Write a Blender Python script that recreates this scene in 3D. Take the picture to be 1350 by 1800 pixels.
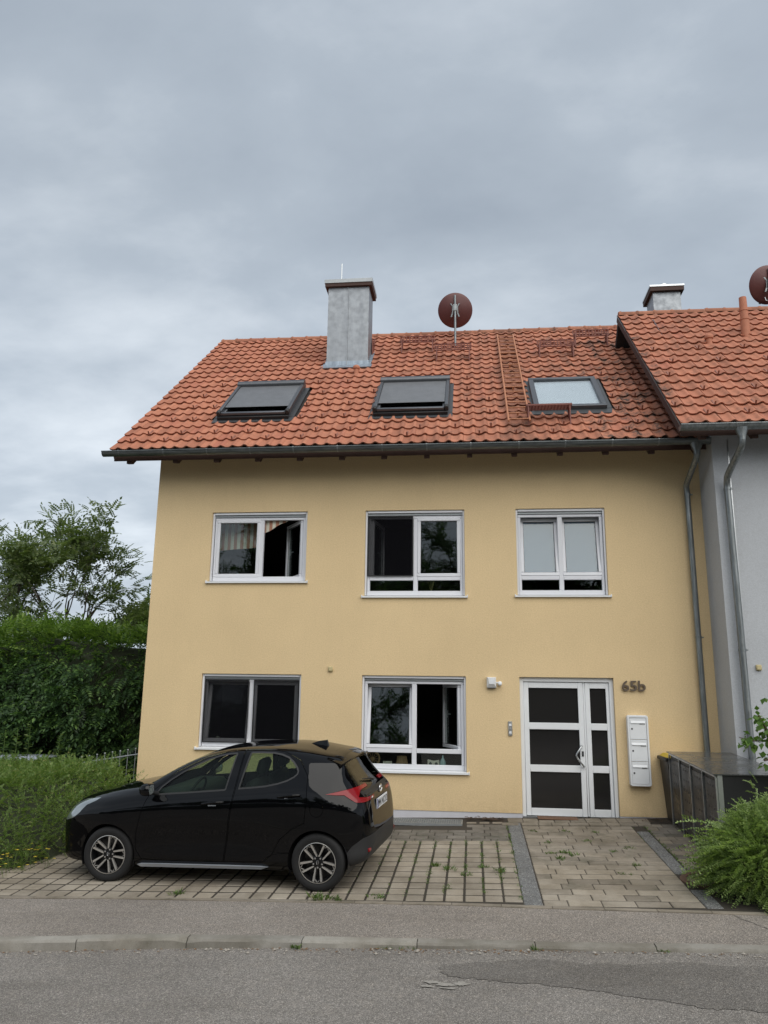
import bpy, bmesh, math, random
import numpy as np
from mathutils import Vector, Matrix, noise
from mathutils.bvhtree import BVHTree
random.seed(7); RNG = np.random.default_rng(7)
for o in list(bpy.data.objects): bpy.data.objects.remove(o, do_unlink=True)
SC = bpy.context.scene; COL = SC.collection
rad = math.radians
# ------------------------------------------------------------------ camera
CAM_D, CAM_H = 13.54, 1.96
yaw, pitch, roll = rad(-6.529), rad(12.766), rad(0.747)
fw = Vector((math.sin(yaw)*math.cos(pitch), math.cos(yaw)*math.cos(pitch), math.sin(pitch)))
r0 = Vector((math.cos(yaw), -math.sin(yaw), 0)); u0 = r0.cross(fw)
rt = r0*math.cos(roll)+u0*math.sin(roll); up = u0*math.cos(roll)-r0*math.sin(roll)
cam = bpy.data.cameras.new('camera'); camo = bpy.data.objects.new('camera', cam); COL.objects.link(camo)
mw = Matrix((rt, up, -fw)).transposed().to_4x4(); mw.translation = (0, -CAM_D, CAM_H); camo.matrix_world = mw
cam.sensor_fit = 'VERTICAL'; cam.sensor_height = 36; cam.sensor_width = 27; cam.lens = 1380/1800*36
cam.clip_start = .05; cam.clip_end = 3000
SC.camera = camo
SC.render.resolution_x, SC.render.resolution_y = 768, 1024
# ------------------------------------------------------------------ overcast sky
SUN_EL, SUN_AZ = 47, 150      # azimuth clockwise from +Y (camera looks to +Y): high behind the viewer, to the right
W = bpy.data.worlds.new('World'); SC.world = W; W.use_nodes = True
nt = W.node_tree; nt.nodes.clear()
def N(t, **kw):
    n = nt.nodes.new(t)
    for k, v in kw.items(): setattr(n, k, v)
    return n
out = N('ShaderNodeOutputWorld'); bg = N('ShaderNodeBackground')
sky = N('ShaderNodeTexSky', sky_type='NISHITA', sun_disc=False, sun_elevation=rad(SUN_EL), sun_rotation=rad(SUN_AZ))
sky.air_density = 1.4; sky.dust_density = 4.0
tc = N('ShaderNodeTexCoord'); sep = N('ShaderNodeSeparateXYZ'); nt.links.new(tc.outputs['Generated'], sep.inputs[0])
zz = N('ShaderNodeMath', operation='MAXIMUM'); nt.links.new(sep.outputs[2], zz.inputs[0]); zz.inputs[1].default_value = 0.0
za = N('ShaderNodeMath', operation='ADD'); nt.links.new(zz.outputs[0], za.inputs[0]); za.inputs[1].default_value = .22
dx = N('ShaderNodeMath', operation='DIVIDE'); nt.links.new(sep.outputs[0], dx.inputs[0]); nt.links.new(za.outputs[0], dx.inputs[1])
dy = N('ShaderNodeMath', operation='DIVIDE'); nt.links.new(sep.outputs[1], dy.inputs[0]); nt.links.new(za.outputs[0], dy.inputs[1])
cmb = N('ShaderNodeCombineXYZ'); nt.links.new(dx.outputs[0], cmb.inputs[0]); nt.links.new(dy.outputs[0], cmb.inputs[1])
mp = N('ShaderNodeMapping'); nt.links.new(cmb.outputs[0], mp.inputs[0]); mp.inputs['Location'].default_value = (0, 1, 0); mp.inputs['Rotation'].default_value = (0, 0, rad(20)); mp.inputs['Scale'].default_value = (.75, 1.0, 1)
n1 = N('ShaderNodeTexNoise'); nt.links.new(mp.outputs[0], n1.inputs[0]); n1.inputs['Scale'].default_value = 1.15; n1.inputs['Detail'].default_value = 6; n1.inputs['Roughness'].default_value = .52; n1.inputs['Distortion'].default_value = .1
n2 = N('ShaderNodeTexNoise'); nt.links.new(mp.outputs[0], n2.inputs[0]); n2.inputs['Scale'].default_value = 3.6; n2.inputs['Detail'].default_value = 8; n2.inputs['Roughness'].default_value = .55; n2.inputs['Distortion'].default_value = .15
nm = N('ShaderNodeMix', data_type='FLOAT'); nm.inputs[0].default_value = .36; nt.links.new(n1.outputs['Fac'], nm.inputs[2]); nt.links.new(n2.outputs['Fac'], nm.inputs[3])
cr = N('ShaderNodeValToRGB'); nt.links.new(nm.outputs[0], cr.inputs[0])
cr.color_ramp.elements[0].position = .34; cr.color_ramp.elements[0].color = (.198, .229, .268, 1)
cr.color_ramp.elements[1].position = .66; cr.color_ramp.elements[1].color = (.392, .425, .460, 1)
e = cr.color_ramp.elements.new(.5); e.color = (.257, .291, .331, 1)
sc_ = N('ShaderNodeMix', data_type='RGBA', blend_type='MULTIPLY'); sc_.inputs[0].default_value = 1
nt.links.new(sky.outputs[0], sc_.inputs[6]); sc_.inputs[7].default_value = (.05, .05, .05, 1)     # sky at strength 0.05
mx = N('ShaderNodeMix', data_type='RGBA'); mx.inputs[0].default_value = .90                        # closed cloud cover
hz = N('ShaderNodeMapRange'); nt.links.new(zz.outputs[0], hz.inputs[0])                            # the cloud deck thins to a paler haze near the horizon
for i_, v_ in enumerate((0., .55, 1.30, .97)): hz.inputs[i_+1].default_value = v_
hm = N('ShaderNodeVectorMath', operation='SCALE'); nt.links.new(cr.outputs[0], hm.inputs[0]); nt.links.new(hz.outputs[0], hm.inputs['Scale'])
nt.links.new(sc_.outputs[2], mx.inputs[6]); nt.links.new(hm.outputs[0], mx.inputs[7])
nt.links.new(mx.outputs[2], bg.inputs[0]); bg.inputs[1].default_value = 1.0
nt.links.new(bg.outputs[0], out.inputs[0])
# ------------------------------------------------------------------ sun through the clouds
sl = bpy.data.lights.new('sun', 'SUN'); sl.energy = 1.5; sl.angle = rad(78); sl.color = (1, .965, .90)
so = bpy.data.objects.new('sun', sl); COL.objects.link(so)
sd = Vector((math.sin(rad(SUN_AZ))*math.cos(rad(SUN_EL)), math.cos(rad(SUN_AZ))*math.cos(rad(SUN_EL)), math.sin(rad(SUN_EL))))
so.rotation_euler = sd.to_track_quat('Z', 'Y').to_euler(); so.location = sd*40
VS = SC.view_settings; VS.view_transform = 'Standard'; VS.look = 'None'; VS.exposure = 0.95; VS.gamma = 1; VS.use_curve_mapping = False
SC.render.engine = 'CYCLES'

# ------------------------------------------------------------------ helpers
def wloc(o):
    v = Vector((0, 0, 0))
    while o: v += o.location; o = o.parent
    return v
def link(o, parent=None, local=False):
    COL.objects.link(o)
    if parent is not None:
        if not local: o.location = Vector(o.location)-wloc(parent)
        o.parent = parent
    return o
def tag(o, label=None, cat=None, group=None, kind=None):
    if label: o['label'] = label
    if cat: o['category'] = cat
    if group: o['group'] = group
    if kind: o['kind'] = kind
    return o
def thing(name, label, cat, loc=(0, 0, 0), group=None):
    o = bpy.data.objects.new(name, None); o.empty_display_size = .2; o.location = loc; COL.objects.link(o)
    return tag(o, label, cat, group)
def part(name, parent):
    o = bpy.data.objects.new(name, None); o.empty_display_size = .1
    return link(o, parent)
class MB:
    def __init__(s): s.v = []; s.f = []; s.m = []
    def add(s, vs, fs, m=0, M=None):
        b = len(s.v)
        s.v += [tuple(M @ Vector(p)) for p in vs] if M is not None else [tuple(p) for p in vs]
        s.f += [tuple(b+i for i in f) for f in fs]; s.m += [m]*len(fs); return s
    def box(s, a, b, m=0, M=None):
        (x0, y0, z0), (x1, y1, z1) = a, b
        return s.add([(x0,y0,z0),(x1,y0,z0),(x1,y1,z0),(x0,y1,z0),(x0,y0,z1),(x1,y0,z1),(x1,y1,z1),(x0,y1,z1)],
                     [(0,3,2,1),(4,5,6,7),(0,1,5,4),(1,2,6,5),(2,3,7,6),(3,0,4,7)], m, M)
    def cbox(s, a, b, c=.005, m=0, M=None):            # box with chamfered edges
        lo = np.array(a, float); hi = np.array(b, float); c = min(c, *((hi-lo)*.45))
        vs = []; idx = {}
        for sx in (0, 1):
            for sy in (0, 1):
                for sz in (0, 1):
                    cor = [(lo, hi)[t][i] for i, t in enumerate((sx, sy, sz))]
                    for ax in range(3):
                        p = [cor[i] if i == ax else cor[i]+(c if (sx, sy, sz)[i] == 0 else -c) for i in range(3)]
                        idx[(sx, sy, sz, ax)] = len(vs); vs.append(p)
        fs = []
        for ax in range(3):
            o1, o2 = (ax+1) % 3, (ax+2) % 3
            for t in (0, 1):
                q = []
                for (a1, a2) in ((0,0),(1,0),(1,1),(0,1)):
                    k = [0, 0, 0]; k[ax] = t; k[o1] = a1; k[o2] = a2; q.append(idx[(*k, ax)])
                fs.append(tuple(q if t else q[::-1]))
        for ax in range(3):
            o1, o2 = (ax+1) % 3, (ax+2) % 3
            for a1 in (0, 1):
                for a2 in (0, 1):
                    k0 = [0]*3; k0[o1] = a1; k0[o2] = a2; k1 = k0[:]; k1[ax] = 1
                    q = [idx[(*k0, o1)], idx[(*k1, o1)], idx[(*k1, o2)], idx[(*k0, o2)]]
                    fs.append(tuple(q if (a1 == a2) else q[::-1]))
        for sx in (0, 1):
            for sy in (0, 1):
                for sz in (0, 1):
                    q = [idx[(sx, sy, sz, i)] for i in range(3)]
                    fs.append(tuple(q if (sx+sy+sz) % 2 else q[::-1]))
        return s.add(vs, fs, m, M)
    def tube(s, pts, r, n=10, m=0, cap=True, M=None):
        pts = [Vector(p) for p in pts]; rs = r if hasattr(r, '__len__') else [r]*len(pts)
        vs = []; prev = None
        for i, p in enumerate(pts):
            d = (pts[min(i+1, len(pts)-1)]-pts[max(i-1, 0)]).normalized()
            if prev is None: a = d.orthogonal().normalized()
            else: a = (prev-d*prev.dot(d)); a = a.normalized() if a.length > 1e-6 else d.orthogonal().normalized()
            prev = a; b = d.cross(a)
            for k in range(n):
                t = 2*math.pi*k/n; vs.append(p+(a*math.cos(t)+b*math.sin(t))*rs[i])
        fs = [(i*n+k, i*n+(k+1) % n, (i+1)*n+(k+1) % n, (i+1)*n+k) for i in range(len(pts)-1) for k in range(n)]
        if cap: fs += [tuple(range(n))[::-1], tuple((len(pts)-1)*n+k for k in range(n))]
        return s.add(vs, fs, m, M)
    def prism(s, poly, y0, y1, m=0, M=None):           # polygon in (x,z), extruded along y
        n = len(poly); vs = [(x, y0, z) for x, z in poly]+[(x, y1, z) for x, z in poly]
        fs = [tuple(range(n)), tuple(range(2*n-1, n-1, -1))]+[(i, i+n, (i+1) % n+n, (i+1) % n) for i in range(n)]
        return s.add(vs, fs, m, M)
    def lathe(s, prof, n=24, m=0, M=None):             # profile (r,z) about z
        vs = [(r*math.cos(2*math.pi*k/n), r*math.sin(2*math.pi*k/n), z) for r, z in prof for k in range(n)]
        fs = [(i*n+k, i*n+(k+1) % n, (i+1)*n+(k+1) % n, (i+1)*n+k) for i in range(len(prof)-1) for k in range(n)]
        return s.add(vs, fs, m, M)
    def mesh(s, name, mats, smooth=None, fix=True):
        me = bpy.data.meshes.new(name); me.from_pydata(s.v, [], s.f)
        for mt in (mats if isinstance(mats, (list, tuple)) else [mats]): me.materials.append(mt)
        me.polygons.foreach_set('material_index', s.m)
        if fix:
            bm = bmesh.new(); bm.from_mesh(me); bmesh.ops.recalc_face_normals(bm, faces=bm.faces); bm.to_mesh(me); bm.free()
        if smooth is not None:
            me.shade_smooth()
            if smooth < 180: me.set_sharp_from_angle(angle=rad(smooth))
        me.update(); return me
    def build(s, name, mats, parent=None, smooth=None, local=False, fix=True):
        return link(bpy.data.objects.new(name, s.mesh(name, mats, smooth, fix)), parent, local)
def fastmesh(name, V, F, mats, mi=None, smooth=False):  # V (n,3), F (m,4) or (m,3) int arrays
    me = bpy.data.meshes.new(name); V = np.asarray(V, np.float32); F = np.asarray(F, np.int32); k = F.shape[1]
    me.vertices.add(len(V)); me.vertices.foreach_set('co', V.ravel())
    me.loops.add(F.size); me.loops.foreach_set('vertex_index', F.ravel())
    me.polygons.add(len(F)); me.polygons.foreach_set('loop_start', np.arange(0, F.size, k, dtype=np.int32)); me.polygons.foreach_set('loop_total', np.full(len(F), k, np.int32))
    for mt in (mats if isinstance(mats, (list, tuple)) else [mats]): me.materials.append(mt)
    if mi is not None: me.polygons.foreach_set('material_index', np.asarray(mi, np.int32))
    if smooth: me.polygons.foreach_set('use_smooth', np.ones(len(F), bool))
    me.update(calc_edges=True); me.validate(); return me
def T(x, y, z): return Matrix.Translation((x, y, z))
def RX(a): return Matrix.Rotation(a, 4, 'X')
def RY(a): return Matrix.Rotation(a, 4, 'Y')
def RZ(a): return Matrix.Rotation(a, 4, 'Z')

# ------------------------------------------------------------------ materials
class Mat:
    def __init__(s, name, col=(.5,.5,.5), rough=.6, metal=0., spec=.5, coat=0.):
        s.m = bpy.data.materials.new(name); s.m.use_nodes = True; s.nt = s.m.node_tree
        s.b = s.nt.nodes['Principled BSDF']; s.out = s.nt.nodes['Material Output']
        s.set('Base Color', (*col, 1)); s.set('Roughness', rough); s.set('Metallic', metal); s.set('Specular IOR Level', spec); s.set('Coat Weight', coat)
        s.col = col; s._pos = None
    def set(s, k, v): s.b.inputs[k].default_value = v
    def n(s, t, **kw):
        x = s.nt.nodes.new(t)
        for k, v in kw.items(): setattr(x, k, v)
        return x
    def l(s, a, b): s.nt.links.new(a, b)
    def pos(s):
        if s._pos is None: s._pos = s.n('ShaderNodeNewGeometry').outputs['Position']
        return s._pos
    def objc(s): return s.n('ShaderNodeTexCoord').outputs['Object']
    def noise(s, scale, detail=4, rough=.55, vec=None, stretch=None, dist=0):
        v = vec or s.pos()
        if stretch:
            mp = s.n('ShaderNodeMapping'); s.l(v, mp.inputs[0]); mp.inputs['Scale'].default_value = stretch; v = mp.outputs[0]
        t = s.n('ShaderNodeTexNoise'); s.l(v, t.inputs[0]); t.inputs['Scale'].default_value = scale; t.inputs['Detail'].default_value = detail; t.inputs['Roughness'].default_value = rough; t.inputs['Distortion'].default_value = dist
        return t.outputs['Fac']
    def voro(s, scale, vec=None, feature='F1', out='Distance'):
        t = s.n('ShaderNodeTexVoronoi', feature=feature); s.l(vec or s.pos(), t.inputs[0]); t.inputs['Scale'].default_value = scale; return t.outputs[out]
    def rand(s):
        a = s.n('ShaderNodeObjectInfo').outputs['Random']; b = s.n('ShaderNodeNewGeometry').outputs['Random Per Island']
        q = s.n('ShaderNodeMath', operation='ADD'); s.l(a, q.inputs[0]); s.l(b, q.inputs[1]); w = s.n('ShaderNodeMath', operation='FRACT'); s.l(q.outputs[0], w.inputs[0]); return w.outputs[0]
    def ramp(s, fac, stops):
        r = s.n('ShaderNodeValToRGB'); s.l(fac, r.inputs[0]); e = r.color_ramp.elements
        e[0].position, e[0].color = stops[0][0], (*stops[0][1], 1); e[1].position, e[1].color = stops[-1][0], (*stops[-1][1], 1)
        for p, c in stops[1:-1]: k = e.new(p); k.color = (*c, 1)
        return r.outputs[0]
    def map(s, fac, a, b, c=0., d=1.):
        r = s.n('ShaderNodeMapRange'); s.l(fac, r.inputs[0])
        for i, v in enumerate((a, b, c, d)): r.inputs[i+1].default_value = v
        return r.outputs[0]
    def math(s, op, a, b):
        q = s.n('ShaderNodeMath', operation=op)
        for i, v in enumerate((a, b)):
            if isinstance(v, (int, float)): q.inputs[i].default_value = v
            else: s.l(v, q.inputs[i])
        return q.outputs[0]
    def mix(s, fac, a, b, blend='MIX'):
        q = s.n('ShaderNodeMix', data_type='RGBA', blend_type=blend)
        for i, v in ((0, fac), (6, a), (7, b)):
            if isinstance(v, (int, float)): q.inputs[i].default_value = v
            elif isinstance(v, tuple): q.inputs[i].default_value = (*v, 1)
            else: s.l(v, q.inputs[i])
        return q.outputs[2]
    def color(s, c): s.l(c, s.b.inputs['Base Color']); return s
    def rough(s, c): s.l(c, s.b.inputs['Roughness']); return s
    def bump(s, h, strength=.3, dist=.01):
        b = s.n('ShaderNodeBump'); b.inputs['Strength'].default_value = strength; b.inputs['Distance'].default_value = dist; s.l(h, b.inputs['Height']); s.l(b.outputs[0], s.b.inputs['Normal']); return s
def simple(name, col, rough=.6, metal=0., var=.12, scale=8., bump=0., bscale=60., spec=.5, coat=0.):
    m = Mat(name, col, rough, metal, spec, coat)
    if var:
        c = m.mix(m.noise(scale, 5), tuple(v*(1-var) for v in col), tuple(min(1, v*(1+var)) for v in col)); m.color(c)
    if bump: m.bump(m.noise(bscale, 3), bump, .004)
    return m.m
def stucco(name, col, grain=1.):
    m = Mat(name, col, .93, spec=.2)
    a = m.mix(m.map(m.noise(.55, 5), .35, .68), tuple(v*.945 for v in col), tuple(min(1, v*1.03) for v in col))
    a = m.mix(m.map(m.noise(5, 4, .6, stretch=(1,1,.25)), .52, .8, 0, .10), a, tuple(v*.72 for v in col))
    a = m.mix(m.map(m.noise(95, 3, .7), .38, .62), a, m.mix(1., a, (.86, .85, .84), 'MULTIPLY'))
    a = m.mix(m.map(m.noise(42, 4, .75), .36, .66), a, m.mix(1., a, (.885, .88, .87), 'MULTIPLY'))
    a = m.mix(m.map(m.noise(1.1, 6, .7, stretch=(1.5, 1, .7)), .50, .75, 0, .28), a, m.mix(1., a, (.90, .89, .88), 'MULTIPLY'))
    sz = m.n('ShaderNodeSeparateXYZ'); m.l(m.pos(), sz.inputs[0])
    a = m.mix(m.math('MULTIPLY', m.map(sz.outputs[2], .05, .42, .55, 0), m.map(m.noise(7, 5, .7), .38, .66)), a, m.mix(1., a, (.80, .78, .75), 'MULTIPLY'))
    m.color(a); m.bump(m.math('ADD', m.noise(120*grain, 3, .7), m.math('MULTIPLY', m.noise(38*grain, 2), .7)), .55, .006); return m.m
M_YEL = stucco('yellow_stucco', (.830, .640, .378))
M_GREY = stucco('pale_grey_stucco', (.545, .57, .605))
M_PLINTH = simple('plinth_paint', (.56, .56, .60), .85, var=.10, scale=4, bump=.3, bscale=90)
def clay(name, base):
    m = Mat(name, base, .78, spec=.3)
    r = m.rand()
    c = m.ramp(r, [(0, tuple(v*.80 for v in base)), (.35, base), (.75, (base[0]*1.10, base[1]*1.14, base[2]*1.14)), (1, (base[0]*.93, base[1]*.86, base[2]*.9))])
    c = m.mix(m.map(m.noise(9, 5, .6), .45, .75, 0, .45), c, tuple(v*.62 for v in base))
    # lichen and soot: patches of their own shape, more of them where the taller neighbour drips on the roof
    sx = m.n('ShaderNodeSeparateXYZ'); m.l(m.pos(), sx.inputs[0])
    amt = m.math('ADD', m.map(sx.outputs[0], -3.5, 2.2, .10, .75), m.map(sx.outputs[0], 1.8, 3.6, 0, .55))
    amt = m.math('MULTIPLY', amt, m.map(sx.outputs[0], 3.25, 3.45, 1, .32))
    st = m.map(m.noise(2.6, 6, .68, stretch=(1.6, .8, .8)), .44, .62)
    st2 = m.map(m.noise(14, 4, .7), .36, .58)
    c = m.mix(m.math('MULTIPLY', m.math('MULTIPLY', st, st2), amt), c, (.055, .045, .038))
    ld = m.math('MULTIPLY', m.map(sx.outputs[0], .55, .68, 0, 1), m.map(sx.outputs[0], 1.02, 1.15, 1, 0))      # shade below the roof ladder, painted into the tile colour
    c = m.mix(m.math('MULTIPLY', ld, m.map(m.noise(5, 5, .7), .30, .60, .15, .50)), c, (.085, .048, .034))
    m.color(c); m.bump(m.noise(140, 3), .18, .003); return m.m
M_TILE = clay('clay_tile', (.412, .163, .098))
M_RIDGE = clay('clay_ridge', (.36, .150, .090))
M_TERRA = simple('terracotta_vent', (.42, .16, .09), .7, var=.2, scale=14)
M_STEP = simple('red_brown_metal', (.17, .050, .035), .55, var=.25, scale=20)
M_LADDER = simple('orange_brown_metal', (.40, .165, .08), .55, var=.2, scale=20)
M_UNDER = simple('dark_roofing_felt', (.035, .030, .028), .95)
M_BROWN = simple('dark_brown_timber', (.055, .026, .019), .75, var=.25, scale=(9))
def zinc(name, a, b, rough, streak=(6, 6, .5)):
    m = Mat(name, a, rough, .75, .5)
    c = m.mix(m.map(m.noise(3.2, 6, .62, stretch=streak), .35, .65), a, b)
    c = m.mix(m.map(m.noise(26, 4, .7), .5, .75, 0, .22), c, tuple(v*.7 for v in a)); m.color(c)
    m.rough(m.map(m.noise(9, 4), .3, .7, rough-.1, rough+.15)); m.bump(m.noise(2.5, 2), .25, .02); return m.m
M_ZINC = zinc('zinc_cladding', (.265, .282, .302), (.305, .324, .343), .50, (2.2, 2.2, .5))
M_GUTTER = zinc('weathered_zinc_gutter', (.10, .112, .115), (.18, .195, .20), .42, (1, 8, 8))
M_PIPE = zinc('weathered_zinc_pipe', (.16, .175, .18), (.28, .30, .305), .42, (9, 9, .8))
M_STRAP = simple('bright_galvanised', (.55, .57, .58), .35, .9, var=.1)
M_FLASH = zinc('lead_flashing', (.24, .28, .33), (.36, .42, .48), .5)
M_ALU = simple('brushed_aluminium', (.50, .51, .52), .38, .9, var=.12, scale=30)
M_GALV = simple('galvanised_steel', (.34, .36, .37), .5, .6, var=.2, scale=20)
M_PVC = simple('white_pvc', (.72, .73, .77), .35, var=.04, scale=5)
M_WHITE = simple('white_powder_coat', (.76, .78, .80), .40, var=.05, scale=6)
M_DGREY = simple('dark_grey_profile', (.045, .048, .052), .45, var=.2)
M_BLK = simple('black_plastic', (.012, .012, .013), .5, var=.2)
M_RUB = simple('black_rubber', (.018, .018, .018), .8, var=.25, bump=.1)
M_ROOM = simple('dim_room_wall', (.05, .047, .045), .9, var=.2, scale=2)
def glass(name, tint=(.86, .90, .89), refl=1.0, rough=0.):
    m = Mat(name); nt = m.nt; nt.nodes.remove(m.b)
    tr = m.n('ShaderNodeBsdfTransparent'); tr.inputs[0].default_value = (*tint, 1)
    gl = m.n('ShaderNodeBsdfGlossy'); gl.inputs['Roughness'].default_value = rough; gl.inputs['Color'].default_value = (1, 1, 1, 1)
    ge = m.n('ShaderNodeNewGeometry'); dt = m.n('ShaderNodeVectorMath', operation='DOT_PRODUCT'); m.l(ge.outputs['Normal'], dt.inputs[0]); m.l(ge.outputs['Incoming'], dt.inputs[1])
    ab = m.n('ShaderNodeMath', operation='ABSOLUTE'); m.l(dt.outputs['Value'], ab.inputs[0]); fr = m.math('ADD', m.math('MULTIPLY', m.math('POWER', m.math('SUBTRACT', 1., ab.outputs[0]), 5.), .957), .043)
    k = m.math('MINIMUM', m.math('MULTIPLY', fr, refl), 1.); mxs = m.n('ShaderNodeMixShader'); m.l(k, mxs.inputs[0]); m.l(tr.outputs[0], mxs.inputs[1]); m.l(gl.outputs[0], mxs.inputs[2])
    m.l(mxs.outputs[0], m.out.inputs[0]); return m.m
M_GLASS = glass('window_glass', (.84, .88, .87), 1.3)
M_DOORG = Mat('smoked_door_glass', (.020, .019, .019), .06, spec=.45).m
M_CGLASS = glass('car_glass', (.66, .74, .68), .36)
M_CGLASS2 = glass('dark_car_glass', (.45, .48, .45), .9)
def screen(name):
    m = Mat(name); m.nt.nodes.remove(m.b)
    tr = m.n('ShaderNodeBsdfTransparent'); df = m.n('ShaderNodeBsdfDiffuse'); df.inputs[0].default_value = (.010, .010, .012, 1)
    x = m.n('ShaderNodeMixShader'); x.inputs[0].default_value = .45; m.l(tr.outputs[0], x.inputs[1]); m.l(df.outputs[0], x.inputs[2]); m.l(x.outputs[0], m.out.inputs[0]); return m.m
M_SCREEN = screen('insect_mesh')
def leafmat(name, a, b, young=None, rough=.45):
    m = Mat(name, a, rough, spec=.4); r = m.rand()
    st = [(0, tuple(v*.7 for v in a)), (.5, a), (.85, b), (1, young or b)]
    c = m.ramp(r, st); m.color(c)
    tl = m.n('ShaderNodeBsdfTranslucent'); m.l(m.mix(1., c, (1.2, 1.35, .6), 'MULTIPLY'), tl.inputs[0]); x = m.n('ShaderNodeMixShader'); x.inputs[0].default_value = .35
    m.l(m.b.outputs[0], x.inputs[1]); m.l(tl.outputs[0], x.inputs[2]); m.l(x.outputs[0], m.out.inputs[0]); return m.m
M_LHEDGE = leafmat('dark_hedge_leaf', (.044, .090, .034), (.095, .175, .052), (.15, .25, .065))
M_LHEDGE2 = leafmat('young_hedge_leaf', (.115, .20, .040), (.18, .28, .055), (.23, .32, .07))
M_LTREE = leafmat('tree_leaf', (.115, .160, .065), (.17, .215, .09), (.21, .24, .11))
M_LLOW = leafmat('low_shrub_leaf', (.165, .255, .075), (.24, .35, .10), (.36, .34, .15))
M_LRIGHT = leafmat('right_shrub_leaf', (.21, .30, .105), (.30, .40, .15), (.38, .46, .19))
M_LROUND = leafmat('round_leaf', (.10, .19, .04), (.15, .26, .055), (.19, .30, .08))
M_WEED = leafmat('weed_leaf', (.10, .165, .045), (.16, .235, .07), (.21, .24, .10))
M_DRY = simple('dry_litter', (.20, .115, .055), .9, var=.4, scale=40)
M_BARK = simple('bark', (.085, .070, .055), .9, var=.35, scale=12, bump=.5, bscale=30)
M_TWIG = simple('twig', (.09, .062, .045), .85, var=.3, scale=20)
M_DARKCORE = simple('shaded_core', (.034, .042, .022), .95, var=.3, scale=10)  # solid cores that block light, inner shade of the plants put into their colour
# ------------------------------------------------------------------ ground levels: the plot rises to the house and falls to the left
GS, GC = .0446, .027
def clampf(v, a, b): return max(a, min(b, v))
def gz(x, y): return GS*clampf(y, -4.62, 0)+GC*(clampf(x, -9, 9)-1)
def roadz(x): return -.2645+.0328*(clampf(x, -12, 12)-2.5)
def interp(x, pts): return float(np.interp(x, [p[0] for p in pts], [p[1] for p in pts]))
LOT_EDGE = [(-40,-5.0),(-7,-4.62),(-5.33,-4.49),(-4.07,-4.455),(-2.63,-4.47),(-1.45,-4.49),(-.1,-4.53),(.48,-4.58),(2.27,-4.70),(4,-4.80),(40,-6.0)]
LOT_EDGE[-1] = (40, -4.9)
KERB_F = [(-40,-7.6),(-6,-5.98),(-4.45,-5.86),(-2.86,-5.70),(-1.69,-5.63),(.53,-5.60),(2.57,-5.61),(40,-5.7)]
KERB_Z = [(-40,-.245),(-3,-.247),(-1.6,-.262),(.5,-.275),(40,-.275)]
def kerbz(x): return interp(x, KERB_Z)+GC*(clampf(x, -9, 9)-1)
def sheet(name, mat, xs, yfun, zfun, nv, parent=None, kind='structure', smooth=True):
    vs = []; n = len(xs)
    for x in xs:
        y0, y1 = yfun(x)
        for j in range(nv+1):
            y = y0+(y1-y0)*j/nv; vs.append((x, y, zfun(x, y, j/nv)))
    fs = [(i*(nv+1)+j, i*(nv+1)+j+1, (i+1)*(nv+1)+j+1, (i+1)*(nv+1)+j) for i in range(n-1) for j in range(nv)]
    m = MB(); m.add(vs, fs); o = m.build(name, mat, parent, 60 if smooth else None)
    if kind: o['kind'] = kind
    return o
def asphalt(name, base, scale=1., patch=False):
    m = Mat(name, base, .88, spec=.25)
    v = m.voro(170*scale, feature='F1', out='Color'); bw = m.n('ShaderNodeRGBToBW'); m.l(v, bw.inputs[0])
    c = m.ramp(bw.outputs[0], [(.15, tuple(q*.62 for q in base)), (.5, base), (.72, tuple(q*1.25 for q in base)), (.9, tuple(min(1, q*2.1) for q in base))])
    c = m.mix(m.map(m.noise(.7, 5, .6), .35, .7), c, m.mix(1., c, (.80, .79, .78), 'MULTIPLY'))
    c = m.mix(m.map(m.noise(6, 5, .7), .5, .72, 0, .5), c, m.mix(1., c, (1.18, 1.15, 1.10), 'MULTIPLY'))
    c = m.mix(m.map(m.noise(28, 4, .7), .55, .75, 0, .5), c, m.mix(1., c, (.72, .71, .70), 'MULTIPLY'))
    c = m.mix(m.map(m.noise(1.3, 6, .7, stretch=(.35, 1.6, 1)), .50, .70, 0, .6), c, m.mix(1., c, (.76, .75, .74), 'MULTIPLY'))
    c = m.mix(m.map(m.voro(6.5), .0, .045, .8, 0), c, m.mix(1., c, (.45, .43, .42), 'MULTIPLY'))
    v2 = m.voro(75*scale, out='Color'); b2 = m.n('ShaderNodeRGBToBW'); m.l(v2, b2.inputs[0]); c = m.mix(m.map(b2.outputs[0], .66, .80, 0, .55), c, m.mix(1., c, (1.45, 1.43, 1.40), 'MULTIPLY')); c = m.mix(m.map(b2.outputs[0], .34, .22, 0, .5), c, m.mix(1., c, (.62, .61, .60), 'MULTIPLY'))
    m.color(c); m.bump(m.math('ADD', m.voro(120*scale), m.noise(70, 3)), .7, .008); return m.m
M_ROAD = asphalt('road_asphalt', (.232, .216, .198))
M_WALK = asphalt('pavement_asphalt', (.262, .236, .210), 1.15)
M_PATCH = asphalt('newer_asphalt', (.178, .166, .152), 1.1)
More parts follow.
